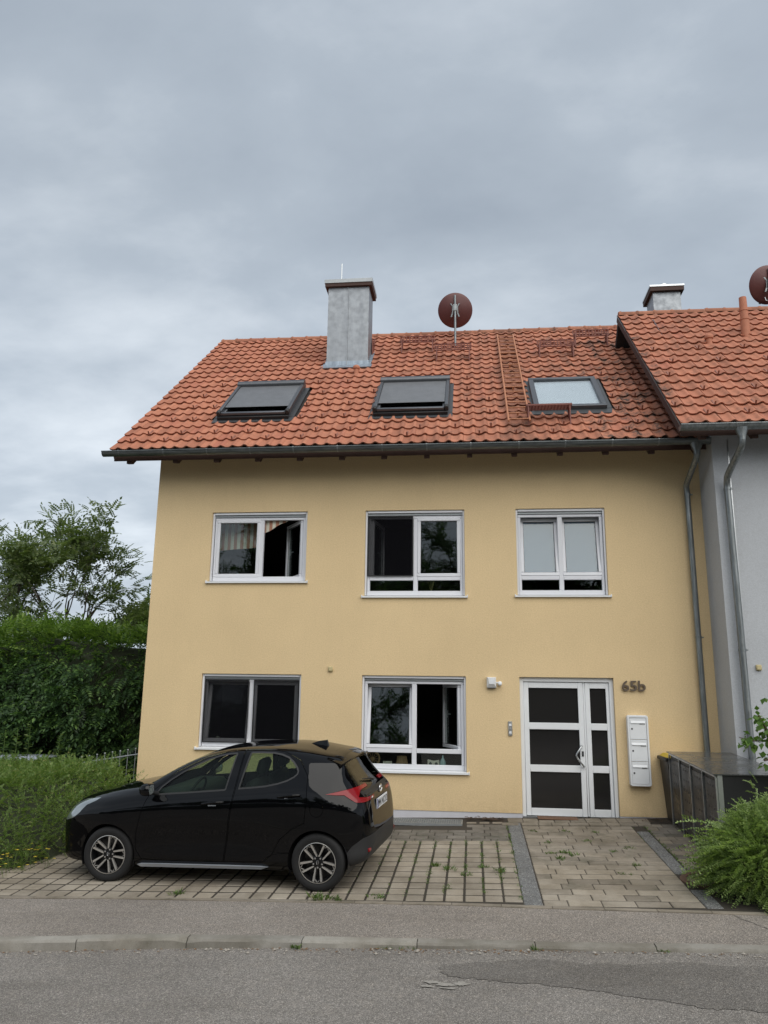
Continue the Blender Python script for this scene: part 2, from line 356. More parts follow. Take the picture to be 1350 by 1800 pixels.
def concrete(name, base, var=.14, moss=.0):
    m = Mat(name, base, .9, spec=.2); r = m.rand()
    c = m.ramp(r, [(0, tuple(v*(1-var) for v in base)), (.5, base), (1, (base[0]*(1+var), base[1]*(1+var*.95), base[2]*(1+var*.85)))])
    c = m.mix(m.map(m.noise(2.2, 5, .65), .40, .64, 0, .75), c, m.mix(1., c, (.62, .60, .56), 'MULTIPLY'))
    c = m.mix(m.map(m.noise(.75, 4, .6), .42, .62, 0, .55), c, m.mix(1., c, (.74, .71, .66), 'MULTIPLY'))
    c = m.mix(m.map(m.noise(55, 4, .8), .56, .72, 0, .7), c, m.mix(1., c, (.62, .60, .57), 'MULTIPLY'))
    c = m.mix(m.map(m.noise(160, 2, .8), .45, .7, 0, .6), c, m.mix(1., c, (.70, .69, .68), 'MULTIPLY'))
    c = m.mix(m.map(m.noise(19, 4, .7), .55, .78, 0, .6), c, m.mix(1., c, (1.2, 1.2, 1.18), 'MULTIPLY'))
    if moss: c = m.mix(m.map(m.noise(3.1, 6, .7), .5, .68, 0, moss), c, (.05, .055, .035))
    m.color(c); m.bump(m.noise(150, 3, .7), .35, .004); return m.m
M_PAVE = concrete('concrete_paver', (.350, .312, .258), .12)
M_PAVE2 = concrete('weathered_paver', (.290, .258, .215), .13, .40)
M_PAVED = concrete('dark_weathered_paver', (.20, .185, .165), .15, .5)
M_SETT = asphalt('grey_granite_stone', (.175, .178, .178), .9)
M_KERB = concrete('kerb_concrete', (.31, .295, .265), .10, .25)
M_SOIL = simple('dark_joint_soil', (.040, .033, .025), .97, var=.5, scale=60, bump=.6, bscale=120)
M_EARTH = simple('garden_earth', (.050, .052, .028), .97, var=.5, scale=3, bump=.5, bscale=20)
# far ground to the horizon
def terz(x, y, t=0):
    z = gz(x, y)-.16
    if y < -4.3: z -= .42*clampf((-4.3-y)/.5, 0, 1)
    return z
xs = [-900,-300,-100,-40,-20]+[x for x in np.linspace(-14, 14, 29)]+[20,40,100,300,900]
ys = [-900,-300,-100,-40,-20,-12,-8,-6,-5,-4.6,-4.3,-3,-1.5,0,3,8,15,30,60,150,400,900]
m = MB(); m.add([(x, y, terz(x, y)) for x in xs for y in ys], [(i*len(ys)+j, (i+1)*len(ys)+j, (i+1)*len(ys)+j+1, i*len(ys)+j+1) for i in range(len(xs)-1) for j in range(len(ys)-1)])
tag(m.build('ground', M_EARTH, None, 60), kind='structure')
XS = [-40,-25,-14,-9]+list(np.arange(-7, 7.01, .25))+[9,14,25,40]
sheet('road', M_ROAD, XS, lambda x: (-34, interp(x, KERB_F)+.02), lambda x, y, t: roadz(x), 8)
sheet('pavement', M_WALK, XS, lambda x: (interp(x, KERB_F)+.125, interp(x, LOT_EDGE)+.01),
      lambda x, y, t: (kerbz(x)-.003)*(1-t)+(gz(x, -4.6)-.008)*t+.006*math.sin(x*1.7+y*2)*t*(1-t), 8)
# darker resurfaced patch on the road, ragged outline
pts = [(-.30,-6.06),(-.05,-5.95),(.25,-5.90),(.60,-5.86),(.95,-5.93),(1.3,-5.95),(1.75,-5.90),(2.3,-5.96),(3.2,-5.98),(4.6,-6.02),(4.8,-7.1),(3.4,-7.0),(2.3,-6.98),(1.75,-6.90),(1.35,-6.76),(1.0,-6.62),(.72,-6.50),(.45,-6.47),(.15,-6.40),(-.12,-6.34),(-.34,-6.22)]
rg = []
for i, p in enumerate(pts):
    q = pts[(i+1) % len(pts)]
    for k in range(20):
        t = k/20; x = p[0]+(q[0]-p[0])*t; y = p[1]+(q[1]-p[1])*t
        rg.append((x+.05*noise.noise(Vector((x*7, y*7, 1)))+.03*noise.noise(Vector((x*25, y*25, 1))), y+.05*noise.noise(Vector((x*5, y*5, 5)))+.035*noise.noise(Vector((x*22, y*22, 5)))))
m = MB(); cx = sum(p[0] for p in rg)/len(rg); cy = -6.4
vs = [(x, y, roadz(x)+.004) for x, y in rg]; m.add(vs, [tuple(range(len(vs)))]); tag(m.build('road_patch', M_PATCH, None), kind='structure')
# crack in the pavement at the right edge, pale residue on the road
M_CRACK = simple('crack_shadow', (.030, .028, .026), .95, var=.3)
m = MB(); prev = None
for k in range(25):
    t = k/24; x = 2.50+.50*t; y = -4.72-.80*t
    x += .025*noise.noise(Vector((t*9, 1, 0))); y += .02*noise.noise(Vector((t*13, 4, 0))); tt = (y-(interp(x, KERB_F)+.125))/((interp(x, LOT_EDGE)+.01)-(interp(x, KERB_F)+.125))
    z = (kerbz(x)-.003)*(1-tt)+(gz(x, -4.6)-.008)*tt+.005; w = .003+.004*abs(noise.noise(Vector((t*17, 8, 0))))
    cur = [(x-w, y, z), (x+w, y, z)]
    if prev: m.add(prev+cur, [(0,1,3,2)])
    prev = cur
tag(m.build('pavement_crack', M_CRACK, None), kind='structure')
M_RESID = simple('pale_road_residue', (.285, .268, .24), .9, var=.3, scale=40)
for k, (cx_, cy_, rx_, ry_) in enumerate(((-.37,-6.47,.07,.03),(-.25,-6.52,.09,.035),(-.13,-6.50,.05,.045),(-.40,-6.56,.05,.02),(-.22,-6.60,.06,.02))):
    vs = []
    for i in range(26): a = 2*math.pi*i/26; q = 1+.75*noise.noise(Vector((math.cos(a)*2.5, math.sin(a)*2.5, k*3.1))); vs.append((cx_+rx_*q*math.cos(a), cy_+ry_*q*math.sin(a), roadz(cx_)+.008))
    m = MB(); m.add(vs, [tuple(range(26))]); tag(m.build('road_residue', M_RESID, None), kind='structure')
# kerb
kerb = tag(bpy.data.objects.new('kerb', None), kind='structure'); COL.objects.link(kerb)
bounds = [-40,-24,-14,-9.1,-8.03,-6.96,-5.89,-4.82,-3.76,-2.72,-1.63,-.55,.53,1.60,2.67,3.74,4.81,5.88,9,16,40]
for i in range(len(bounds)-1):
    a, b = bounds[i]+.004, bounds[i+1]-.004; n = 8; vs = []; fs = []
    off = random.uniform(-.006, .006); dz = random.uniform(-.004, .004)
    for k in range(n+1):
        x = a+(b-a)*k/n; yf = interp(x, KERB_F)+off; zt = kerbz(x)+dz; zb = roadz(x)-.08
        w = .006*noise.noise(Vector((x*6, 3, i)))+(.02 if (i == 9 and k == 0) or (i == 8 and k == n) else 0)
        vs += [(x, yf, zb), (x, yf+.004, zt-.022-w), (x, yf+.018+w, zt-.004-w*.5), (x, yf+.04, zt), (x, yf+.135, zt+.002), (x, yf+.135, zb)]
    for k in range(n):
        for j in range(5): fs.append((k*6+j, (k+1)*6+j, (k+1)*6+j+1, k*6+j+1))
    fs += [tuple(range(6))[::-1], tuple(n*6+j for j in range(6))]
    m = MB(); m.add(vs, fs); m.build('kerb_stone', M_KERB, kerb, 35)
# paved plot
ROT = (math.atan(GS), -math.atan(GC), 0)
def paver_mesh(name, w, d, mat, h=.07, c=.006):
    m = MB(); m.cbox((-w/2, -d/2, -h), (w/2, d/2, 0), c); return m.mesh(name, mat, 25)
def lay(name, mesh, x, y, parent, dz=0, jit=.0022):
    o = bpy.data.objects.new(name, mesh); z = gz(x, y)+dz+random.uniform(-jit, jit)
    o.location = (x+random.uniform(-.0015, .0015), y+random.uniform(-.0015, .0015), z)
    o.rotation_euler = (ROT[0]+random.uniform(-.008, .008), ROT[1]+random.uniform(-.008, .008), random.uniform(-.006, .006))
    return link(o, parent)
soil = sheet('joint_bed', M_SOIL, [-9,-7.5]+list(np.arange(-6.5, 4.6, .5)), lambda x: (interp(x, LOT_EDGE)+.03, .05), lambda x, y, t: gz(x, y)-.007, 12)
lot = tag(bpy.data.objects.new('parking_bay', None), kind='structure'); COL.objects.link(lot)
PW, RP = .2137, .2335
pv = paver_mesh('lot_paver', PW-.026, RP-.040, M_PAVE, .07, .006)
rest = MB(); cnt = 0
rows = [-4.425+RP*(i+.5) for i in range(12)]
for ri, y in enumerate(rows):
    for k in range(-24, 7):
        x = -.987+PW*(k+.5)
        if k == 6: x -= .006
        if y-RP/2 < interp(x, LOT_EDGE)-.02: continue
        if cnt < 292: lay('paver', pv, x, y, lot); cnt += 1
        else:
            M = T(x, y, gz(x, y)) @ RX(ROT[0]) @ RY(ROT[1]); rest.cbox((-(PW-.026)/2, -(RP-.040)/2, -.07), ((PW-.026)/2, (RP-.040)/2, 0), .006, 0, M)
tag(rest.build('pavers_behind_the_car', M_PAVE, lot), kind='stuff')
# front edging stones of bay and path
for i, x in enumerate(np.arange(-6.5, 2.6, .52)):
    a, b = x+.003, x+.517; n = 4; vs = []; fs = []
    for k in range(n+1):
        q = a+(b-a)*k/n; y = interp(q, LOT_EDGE)-.008; z = gz(q, -4.6)+.004
        vs += [(q, y, z-.08), (q, y, z-.004), (q, y+.004, z), (q, y+.075, z), (q, y+.075, z-.08)]
    for k in range(n):
        for j in range(4): fs.append((k*5+j, (k+1)*5+j, (k+1)*5+j+1, k*5+j+1))
    fs += [tuple(range(5))[::-1], tuple(n*5+j for j in range(5))]
    m = MB(); m.add(vs, fs); m.build('edging_stone', M_PAVE2, lot, 35)
# running-bond strip between bay and house
strip = tag(bpy.data.objects.new('house_strip', None), kind='structure'); COL.objects.link(strip)
pd = paver_mesh('strip_paver', .258, .166, M_PAVED); pdh = paver_mesh('strip_half', .13, .186, M_PAVED)
for r in range(6):
    y = -1.607+.194*r
    for k in range(10 if r < 4 else 4):
        x = .40-.27*k-(.135 if r % 2 else 0)+(.0 if r % 2 else -.05)
        if r >= 4 and x < -.18: continue
        if x > .42: continue
        lay('paver', pd, x, y, strip)
    if r % 2: lay('paver', pdh, .405, y, strip)
for k in range(22): lay('paver', pd, -2.35-.27*(k % 11), -1.5+.2*(k//11), strip)
sb = paver_mesh('bed_stone', .155, .10, M_PAVE2)
for k in range(3): lay('paver', sb, -.06+.20*k, -.40, strip)
# grey stone channel left of the path, and right of it
chan = tag(bpy.data.objects.new('stone_channel', None), kind='structure'); COL.objects.link(chan)
st = paver_mesh('channel_stone', .203, .158, M_SETT, c=.010)
for k in range(26): lay('channel_stone', st, .595, -4.46+.161*k, chan)
st2 = paver_mesh('channel_stone_small', .172, .158, M_SETT, c=.010)
for k in range(22):
    y = -4.46+.161*k
    if not (-3.85 < y < -3.2): lay('channel_stone', st2, 2.42, y, chan)
# entrance path
path = tag(bpy.data.objects.new('entrance_path', None), kind='structure'); COL.objects.link(path)
BW, BR = .350, .2045
cache = {}
def blk(w, d, mat):
    k = (round(w, 3), round(d, 3), mat.name)
    if k not in cache: cache[k] = paver_mesh('path_paver', w-.008, d-.024, mat, .07, .006)
    return cache[k]
for r in range(19):
    y = -4.47+BR*(r+.5)-.06
    x = .703; first = BW*(.5 if r % 2 else .98) if r % 3 else BW*.72
    w = first
    while x < 2.33-.02:
        w = min(w, 2.33-x)
        if 2.33-(x+w) < .06: w = 2.33-x
        lay('paver', blk(w, BR, M_PAVE if (r < 8 and random.random() < .8) else M_PAVE2), x+w/2, y, path); x += w; w = BW
y = -4.47+BR*19-.06+.10                                     # landing in front of the door
x = .40
while x < 2.6:
    w = random.choice((.20, .26, .30)); lay('paver', blk(w, .19, M_PAVE2), x+w/2, y, path, dz=.012); x += w
    if x < .7: x = .70
x = .50
while x < 2.5:
    w = .24; lay('paver', blk(w, .30, M_PAVE2), x+w/2, y+.25, path, dz=.016); x += w
side = tag(bpy.data.objects.new('bin_yard_paving', None), kind='structure'); COL.objects.link(side)
for r in range(17):
    y = -4.0+.206*(r+.5); x = 2.52-(.09 if r % 2 else 0)
    if not r % 2: pass
    x = 2.52; w = .17 if r % 2 else .27
    while x < 4.2:
        lay('paver', blk(w, .2045, M_PAVED if random.random() < .5 else M_PAVE2), x+w/2, y, side); x += w; w = .27
# light-well grating, door mat, manhole
gr = thing('light_well_grating', 'grey galvanised steel grating over the light well below the wall', 'grating', (-.75, -.35, -.06))
m = MB(); zg = lambda x: gz(x, -.3)+.004
x0, x1, y0, y1 = -1.75, -.20, -.62, -.18
m.box((x0,y0,zg(-.7)-.03),(x1,y0+.02,zg(-.7)+.012)); m.box((x0,y1-.02,zg(-.7)-.03),(x1,y1,zg(-.7)+.012)); m.box((x0,y0+.02,zg(-.7)-.03),(x0+.02,y1-.02,zg(-.7)+.012)); m.box((x1-.02,y0+.02,zg(-.7)-.03),(x1,y1-.02,zg(-.7)+.012))
m.build('frame', M_GALV, gr)
bar = MB(); bar.box((-.0035,-.205,-.03),(.0035,.205,.0)); bme = bar.mesh('bar', M_GALV)
for k in range(42):
    o = bpy.data.objects.new('bar', bme); o.location = (x0+.04+(x1-x0-.08)*k/41, (y0+y1)/2, zg(-.7)+.010); link(o, gr)
for k in range(9):
    cb = MB(); y = y0+.05+(y1-y0-.1)*k/8; cb.box((x0+.02,y-.002,zg(-.7)-.012),(x1-.02,y+.002,zg(-.7)+.006)); cb.build('cross_bar', M_GALV, gr)
m = MB(); m.box((x0+.01,y0+.01,zg(-.7)-.30),(x1-.01,y1-.01,zg(-.7)-.29)); m.build('pit_floor', M_SOIL, gr)
mat_ = MB(); mat_.cbox((.98,-.30,.012),(1.60,-.035,.030), .006)
M_MAT = simple('coir_brown', (.155, .085, .052), .95, var=.3, scale=120, bump=.8, bscale=200)
tag(mat_.build('door_mat', M_MAT, None), 'flat brown coir door mat before the white front door', 'door mat')
mh = thing('manhole_cover', 'round concrete manhole cover in a rusty ring beside the right shrub', 'manhole cover', (2.66,-3.52,gz(2.66,-3.52)))
Mx = T(2.66,-3.52,gz(2.66,-3.52)) @ RX(ROT[0]) @ RY(ROT[1])
m = MB(); m.lathe([(.26,-.05),(.26,.010),(.268,.014),(.325,.014),(.335,.006),(.335,-.05)], 40, 0, Mx)
M_RUST = simple('rusty_iron', (.105, .058, .040), .8, var=.35, scale=30, bump=.4)
m.build('ring', M_RUST, mh, 40)
m = MB(); m.lathe([(.001,.008),(.25,.008),(.256,.004),(.256,-.05)], 40, 0, Mx); m.build('lid', M_PAVE2, mh, 40)
# ------------------------------------------------------------------ the yellow house
house = thing('yellow_house', 'three storey yellow rendered house with orange tiled roof and white windows', 'house', (-1, 0, 0))
OPEN = {'W1': (-4.693,-2.932,3.810,5.077), 'W2': (-1.880,-.128,3.550,5.077), 'W3': (.762,2.278,3.560,5.077),
        'G1': (-4.705,-2.942,.960,2.200), 'G2': (-1.888,-.130,.655,2.200), 'D': (.757,2.285,0.0,2.200)}
HX0, HX1, HD, RV = -5.755, 3.895, 9.55, .17
def facade(mb, x0, x1, z0, z1, ops, y=0., rv=RV):
    xs = sorted({x0, x1, *[o[0] for o in ops], *[o[1] for o in ops]}); zs = sorted({z0, z1, *[o[2] for o in ops], *[o[3] for o in ops]})
    zs = [z for z in zs if z0 <= z <= z1]
    for i in range(len(xs)-1):
        for j in range(len(zs)-1):
            cx, cz = (xs[i]+xs[i+1])/2, (zs[j]+zs[j+1])/2
            if any(o[0] < cx < o[1] and o[2] < cz < o[3] for o in ops): continue
            mb.add([(xs[i],y,zs[j]),(xs[i+1],y,zs[j]),(xs[i+1],y,zs[j+1]),(xs[i],y,zs[j+1])], [(0,1,2,3)])
    for (a, b, c, d) in ops:
        c2 = max(c, z0)
        mb.add([(a,y,c2),(a,y,d),(a,y+rv,d),(a,y+rv,c2)], [(0,1,2,3)]); mb.add([(b,y,c2),(b,y,d),(b,y+rv,d),(b,y+rv,c2)], [(3,2,1,0)])
        mb.add([(a,y,d),(b,y,d),(b,y+rv,d),(a,y+rv,d)], [(0,1,2,3)])
        if c > z0: mb.add([(a,y,c),(b,y,c),(b,y+rv,c),(a,y+rv,c)], [(3,2,1,0)])
PZ = .052
m = MB(); facade(m, HX0, HX1, PZ, 6.55, list(OPEN.values()))
zr = 6.55
m.add([(HX0,0,PZ),(HX0,0,zr),(HX0,HD/2,10.45),(HX0,HD,zr),(HX0,HD,PZ)], [(0,1,2,3,4)])
m.add([(HX1,0,PZ),(HX1,0,zr),(HX1,HD/2,10.45),(HX1,HD,zr),(HX1,HD,PZ)], [(4,3,2,1,0)])
m.add([(HX0,HD,PZ),(HX1,HD,PZ),(HX1,HD,zr),(HX0,HD,zr)], [(0,1,2,3)])
m.build('wall', M_YEL, house, fix=False)
m = MB(); dl, dr = OPEN['D'][:2]
for a, b in ((HX0+.008, dl), (dr, HX1)):
    m.add([(a,.008,-.6),(b,.008,-.6),(b,.008,PZ),(a,.008,PZ)], [(0,1,2,3)])
m.add([(HX0+.008,.008,-.6),(HX0+.008,.008,PZ),(HX0+.008,HD,PZ),(HX0+.008,HD,-.6)], [(0,1,2,3)])
m.add([(dl,.008,-.6),(dl,.008,PZ),(dl,.2,PZ),(dl,.2,-.6)], [(0,1,2,3)]); m.add([(dr,.008,-.6),(dr,.008,PZ),(dr,.2,PZ),(dr,.2,-.6)], [(3,2,1,0)])
m.build('plinth', M_PLINTH, house, fix=False)
# ---- windows
M_SKYREF = simple('sky_reflection_blue', (.13, .20, .31), .85, var=.05, scale=3)  # blue-grey sky reflection of the panes, put into this panel colour
def frame_bars(mb, x0, x1, z0, z1, w, y0, y1, c=.006, M=None, wb=None):
    wb = wb or w
    mb.cbox((x0,y0,z0),(x1,y1,z0+wb), c, 0, M); mb.cbox((x0,y0,z1-w),(x1,y1,z1), c, 0, M)
    mb.cbox((x0,y0+.001,z0+wb),(x0+w,y1-.001,z1-w), c, 0, M); mb.cbox((x1-w,y0+.001,z0+wb),(x1,y1-.001,z1-w), c, 0, M)
def sash(win, x0, x1, z0, z1, mode='closed', ang=0., w=.062, hinge='L', sky_reflection=False):
    """one opening leaf with its pane; tilt = leaning in at the top, open = swung in on one side"""
    y0, y1 = .080, .150
    if mode == 'tilt': M = T(0, y1, z0) @ RX(-ang) @ T(0, -y1, -z0)
    elif mode == 'open':
        hx = x0 if hinge == 'L' else x1
        M = T(hx, y1, 0) @ RZ(ang if hinge == 'L' else -ang) @ T(-hx, -y1, 0)
    else: M = Matrix.Identity(4)
    mb = MB(); frame_bars(mb, x0, x1, z0, z1, w, y0, y1, .010, M); mb.build('sash', M_PVC, win, 40)
    g = MB(); g.box((x0+w-.005,.108,z0+w-.005),(x1-w+.005,.128,z1-w+.005), 0, M); g.build('pane', M_GLASS, win)
    k = MB()
    for (a, b) in (((x0+w-.001,.1005,z0+w-.001),(x1-w+.001,.1055,z0+w+.006)), ((x0+w-.001,.1005,z1-w-.006),(x1-w+.001,.1055,z1-w+.001))): k.box(a, b, 0, M)
    k.box((x0+w-.001,.1005,z0+w+.006),(x0+w+.005,.1055,z1-w-.006), 0, M); k.box((x1-w-.005,.1005,z0+w+.006),(x1-w+.001,.1055,z1-w-.006), 0, M)
    k.build('seal', M_RUB, win)
    if sky_reflection:
        q = MB(); q.box((x0+w-.004,.1365,z0+w-.004),(x1-w+.004,.140,z1-w+.004), 0, M); q.build('sky_reflection', M_SKYREF, win)
    if mode == 'open':
        h = MB(); fx = x1-.03 if hinge == 'L' else x0+.03
        h.cbox((fx-.012,y1,z0+.5),(fx+.012,y1+.02,z0+.62), .003, 0, M); h.cbox((fx-.1 if hinge=='L' else fx,y1+.02,z0+.55),(fx if hinge=='L' else fx+.1,y1+.04,z0+.572), .004, 0, M); h.build('handle', M_PVC, win, 40)
def window(key, mull, trans=None, left='closed', right='closed', room=2.6):
    x0, x1, z0, z1 = OPEN[key]; win = part('window', house)
    fz0 = z0+.015; top = z1-.085                     # shutter slot above the frame
    mb = MB(); frame_bars(mb, x0+.035, x1-.035, fz0, top, .050, .090, .165, .006, None, .085)
    mb.cbox((mull-.040,.092,fz0+.085),(mull+.040,.163,top-.050), .006)
    if trans:
        mb.cbox((x0+.085,.091,trans-.036),(mull-.040,.162,trans+.036), .006); mb.cbox((mull+.040,.091,trans-.036),(x1-.085,.162,trans+.036), .006)
    mb.build('frame', M_PVC, win, 40)
    for gx in (x0, x1-.034):
        r = MB(); r.cbox((gx+.001,.035,fz0),(gx+.033,.088,z1-.002), .004); r.build('guide_rail', M_PVC, win, 40)
    r = MB(); r.cbox((x0+.036,.030,z1-.045),(x1-.036,.060,z1-.002), .004); r.build('shutter_cover', M_PVC, win, 40)
    r = MB(); r.box((x0+.035,.064,z1-.082),(x1-.035,.16,z1-.003)); r.build('shutter_slot', M_GALV, win)
    s_ = MB(); s_.add([(x0-.045,-.045,z0-.030),(x1+.045,-.045,z0-.030),(x1+.045,-.045,z0-.002),(x0-.045,-.045,z0-.002),(x0-.045,.09,z0-.030),(x1+.045,.09,z0-.030),(x1+.045,.09,z0+.014),(x0-.045,.09,z0+.014)],
          [(0,1,2,3),(3,2,6,7),(1,5,6,2),(0,3,7,4),(0,4,5,1)]); s_.build('sill', M_WHITE, win)
    for cx in (x0-.047, x1+.030):
        e_ = MB(); e_.cbox((cx,-.050,z0-.036),(cx+.017,.02,z0+.016), .004); e_.build('sill_end', M_WHITE, win, 40)
    zl = (trans+.036) if trans else fz0+.085
    cells = [(x0+.085, mull-.040, left), (mull+.040, x1-.085, right)]
    for a, b, c in cells:
        sash(win, a-.012, b+.012, zl-.012, top-.038, **c)
        if trans:
            g = MB(); g.box((a-.004,.115,fz0+.081),(b+.004,.135,trans-.032)); g.build('pane', M_GLASS, win)
    rm = MB(); X0, X1, Z0, Z1 = x0-.5, x1+.5, z0-.7, z1+.25; Y0, Y1 = .19, .19+room
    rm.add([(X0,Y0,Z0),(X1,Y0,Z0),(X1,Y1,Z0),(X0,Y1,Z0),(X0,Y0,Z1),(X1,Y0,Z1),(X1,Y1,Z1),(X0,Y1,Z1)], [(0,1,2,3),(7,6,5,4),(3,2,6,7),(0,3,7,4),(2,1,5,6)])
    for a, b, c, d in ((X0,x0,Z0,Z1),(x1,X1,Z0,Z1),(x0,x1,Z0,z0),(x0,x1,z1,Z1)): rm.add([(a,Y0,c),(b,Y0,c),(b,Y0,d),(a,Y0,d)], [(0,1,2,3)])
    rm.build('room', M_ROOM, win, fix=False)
    sl_ = MB(); sl_.cbox((x0-.03,.172,z0-.03),(x1+.03,.40,z0+.012), .004); sl_.build('inner_sill', M_WHITE, win)
    return win
w1 = window('W1', -3.785, None, dict(mode='closed'), dict(mode='open', ang=rad(56), hinge='R'))
w2 = window('W2', -.990, 3.872, dict(mode='open', ang=rad(82), hinge='L'), dict(mode='closed'))
w3 = window('W3', 1.520, 3.876, dict(mode='tilt', ang=rad(8.5), sky_reflection=True), dict(mode='tilt', ang=rad(8.5), sky_reflection=True))
g1 = window('G1', -3.830, None, dict(mode='tilt', ang=rad(7)), dict(mode='tilt', ang=rad(2.0)))
g2 = window('G2', -1.003, .975, dict(mode='tilt', ang=rad(9.0)), dict(mode='open', ang=rad(68), hinge='R'))
def insect(win, x0, x1, z0, z1, y=.055):
    mb = MB(); frame_bars(mb, x0, x1, z0, z1, .018, y, y+.018, .003); mb.build('screen_frame', M_BLK, win)
    g = MB(); g.box((x0+.018,y+.008,z0+.018),(x1-.018,y+.009,z1-.018)); g.build('insect_screen', M_SCREEN, win)
insect(w2, -1.838, -1.034, 3.905, 4.985)
insect(g1, -4.66, -3.872, 1.045, 2.105); insect(g1, -3.788, -2.985, 1.045, 2.105)
# ---- front door
door = part('front_door', house); x0, x1, z0, z1 = OPEN['D']
mb = MB(); Y0, Y1 = .095, .165
mb.cbox((x0+.001,Y0-.035,z0+.004),(x0+.066,Y1,z1-.001), .006); mb.cbox((x1-.066,Y0-.035,z0+.004),(x1-.001,Y1,z1-.001), .006); mb.cbox((x0+.066,Y0-.035,z1-.075),(x1-.066,Y1,z1-.001), .006)
mb.cbox((1.798,Y0-.002,z0+.02),(1.826,Y1,z1-.075), .004)
mb.build('frame', M_WHITE, door, 40)
mb = MB(); mb.box((x0+.01,.02,-.03),(x1-.01,Y1,.003)); mb.build('threshold', M_ALU, door)
mb = MB(); L0, L1 = x0+.070, 1.793; zl = [(.015,.129),(.707,.805),(1.37,1.47),(2.039,2.118)]
gx0, gx1 = .904, 1.712
mb.cbox((L0,Y0-.012,.015),(gx0,Y1-.01,2.118), .005); mb.cbox((gx1,Y0-.012,.015),(L1,Y1-.01,2.118), .005)
bars = [(.015,.129),(.690,.800),(1.358,1.466),(2.025,2.118)]
for a, b in bars: mb.cbox((gx0,Y0-.011,a),(gx1,Y1-.011,b), .005)
mb.build('door_leaf', M_WHITE, door, 40)
for i in range(3):
    g = MB(); g.box((gx0-.004,Y0+.018,bars[i][1]-.004),(gx1+.004,Y0+.038,bars[i+1][0]+.004)); g.build('pane', M_DOORG, door)
mb = MB(); S0, S1 = 1.830, x1-.068; q0, q1 = 1.905, 2.165
mb.cbox((S0,Y0-.006,.015),(q0,Y1-.005,2.118), .005); mb.cbox((q1,Y0-.006,.015),(S1,Y1-.005,2.118), .005)
for a, b in bars: mb.cbox((q0,Y0-.005,a),(q1,Y1-.006,b), .005)
mb.build('side_panel', M_WHITE, door, 40)
for i in range(3):
    g = MB(); g.box((q0-.004,Y0+.020,bars[i][1]-.004),(q1+.004,Y0+.040,bars[i+1][0]+.004)); g.build('pane', M_DOORG, door)
mb = MB(); mb.tube([(1.735,Y0-.012,1.115),(1.735,Y0-.055,1.105),(1.715,Y0-.07,1.085),(1.648,Y0-.075,.985),(1.640,Y0-.075,.960),(1.660,Y0-.075,.915),(1.752,Y0-.07,.800),(1.765,Y0-.05,.790),(1.765,Y0-.012,.788)], .014, 12); mb.build('pull_handle', M_STRAP, door, 50)
mb = MB(); mb.cbox((1.738,Y0-.022,.945),(1.768,Y0-.012,1.025), .004); mb.build('lock_plate', M_BLK, door)
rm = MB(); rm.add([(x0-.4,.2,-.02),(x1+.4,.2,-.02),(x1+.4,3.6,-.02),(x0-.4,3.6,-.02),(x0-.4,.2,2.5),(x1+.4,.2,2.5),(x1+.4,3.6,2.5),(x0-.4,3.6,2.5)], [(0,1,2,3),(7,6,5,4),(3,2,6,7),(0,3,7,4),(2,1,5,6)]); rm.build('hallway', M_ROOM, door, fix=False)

# ------------------------------------------------------------------ tiled roofs
def tile_mesh(w, L):
    prof = [(0,.013),(.07,.004),(.20,-.001),(.36,-.002),(.50,.003),(.60,.014),(.69,.027),(.78,.033),(.87,.029),(.95,.018),(1.02,.006)]
    vs = []; n = len(prof)
    for y, dz in ((0, .040), (L+.045, .004)):
        for t, h in prof: vs.append((t*w, y+(-.010*math.sin(t*math.pi) if y == 0 else 0), h+dz))
    for t, h in prof: vs.append((t*w, .004, h+.040-.026))
    fs = [(i, i+1, n+i+1, n+i) for i in range(n-1)]+[(2*n+i, 2*n+i+1, i+1, i) for i in range(n-1)]
    fs += [(0, n, 2*n)[::-1]]
    return vs, fs
def tiled(owner, name, RMx, pitch, x0, x1, rows, w, rl, holes, single, extra_v0=0.):
    """tiles laid on the roof plane; those picked by single() are objects of their own"""
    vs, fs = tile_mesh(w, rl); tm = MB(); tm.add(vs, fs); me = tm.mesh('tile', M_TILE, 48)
    V = np.array(vs); allv = []; allf = []; cnt = 0; quads = [f for f in fs if len(f) == 4]
    ncol = int(round((x1-x0)/w))
    for r in range(rows):
        for c in range(ncol):
            x, v = x0+c*w, r*rl+extra_v0
            if any(a-.10 < x+w/2 < b+.10 and va-.12 < v+rl*.5 < vb+.12 for a, b, va, vb in holes): continue
            jx, jz, ja = random.uniform(-.003, .003), random.uniform(-.005, .005), random.uniform(-.022, .022)
            Mx = RMx @ T(x+jx, v+random.uniform(-.007, .007), jz) @ RZ(ja*.6) @ RY(random.uniform(-.012, .012))
            if cnt < 296 and single(x, r):
                o = bpy.data.objects.new('tile', me); lo, ro, _ = Mx.decompose(); o.location = lo; o.rotation_mode = 'QUATERNION'; o.rotation_quaternion = ro; link(o, owner); cnt += 1
            else:
                Mn = np.array(Mx); allf += [tuple(len(allv)*0+q+len(vs)*(len(allv)) for q in f) for f in quads]; allv.append(V @ Mn[:3,:3].T+Mn[:3,3])
    if allv:
        V2 = np.concatenate(allv); me2 = fastmesh(name, V2, np.array(allf), M_TILE, smooth=True); me2.set_sharp_from_angle(angle=rad(48))
        tag(link(bpy.data.objects.new(name, me2), owner), kind='stuff')
PITCH = rad(40.1); RM = T(0, -.70, 6.11-.028) @ RX(PITCH); RLEN = 7.15; XL, XR = -6.41, 3.86
roof = MB(); roof.box((XL+.03,.0,-.10),(XR,RLEN+.02,-.012), 0, RM); RB = T(0, 2*4.77+.70, 6.11-.028) @ RZ(math.pi) @ RX(PITCH); roof.box((-XR,.0,-.10),(-XL-.03,RLEN,-.012), 0, RB)
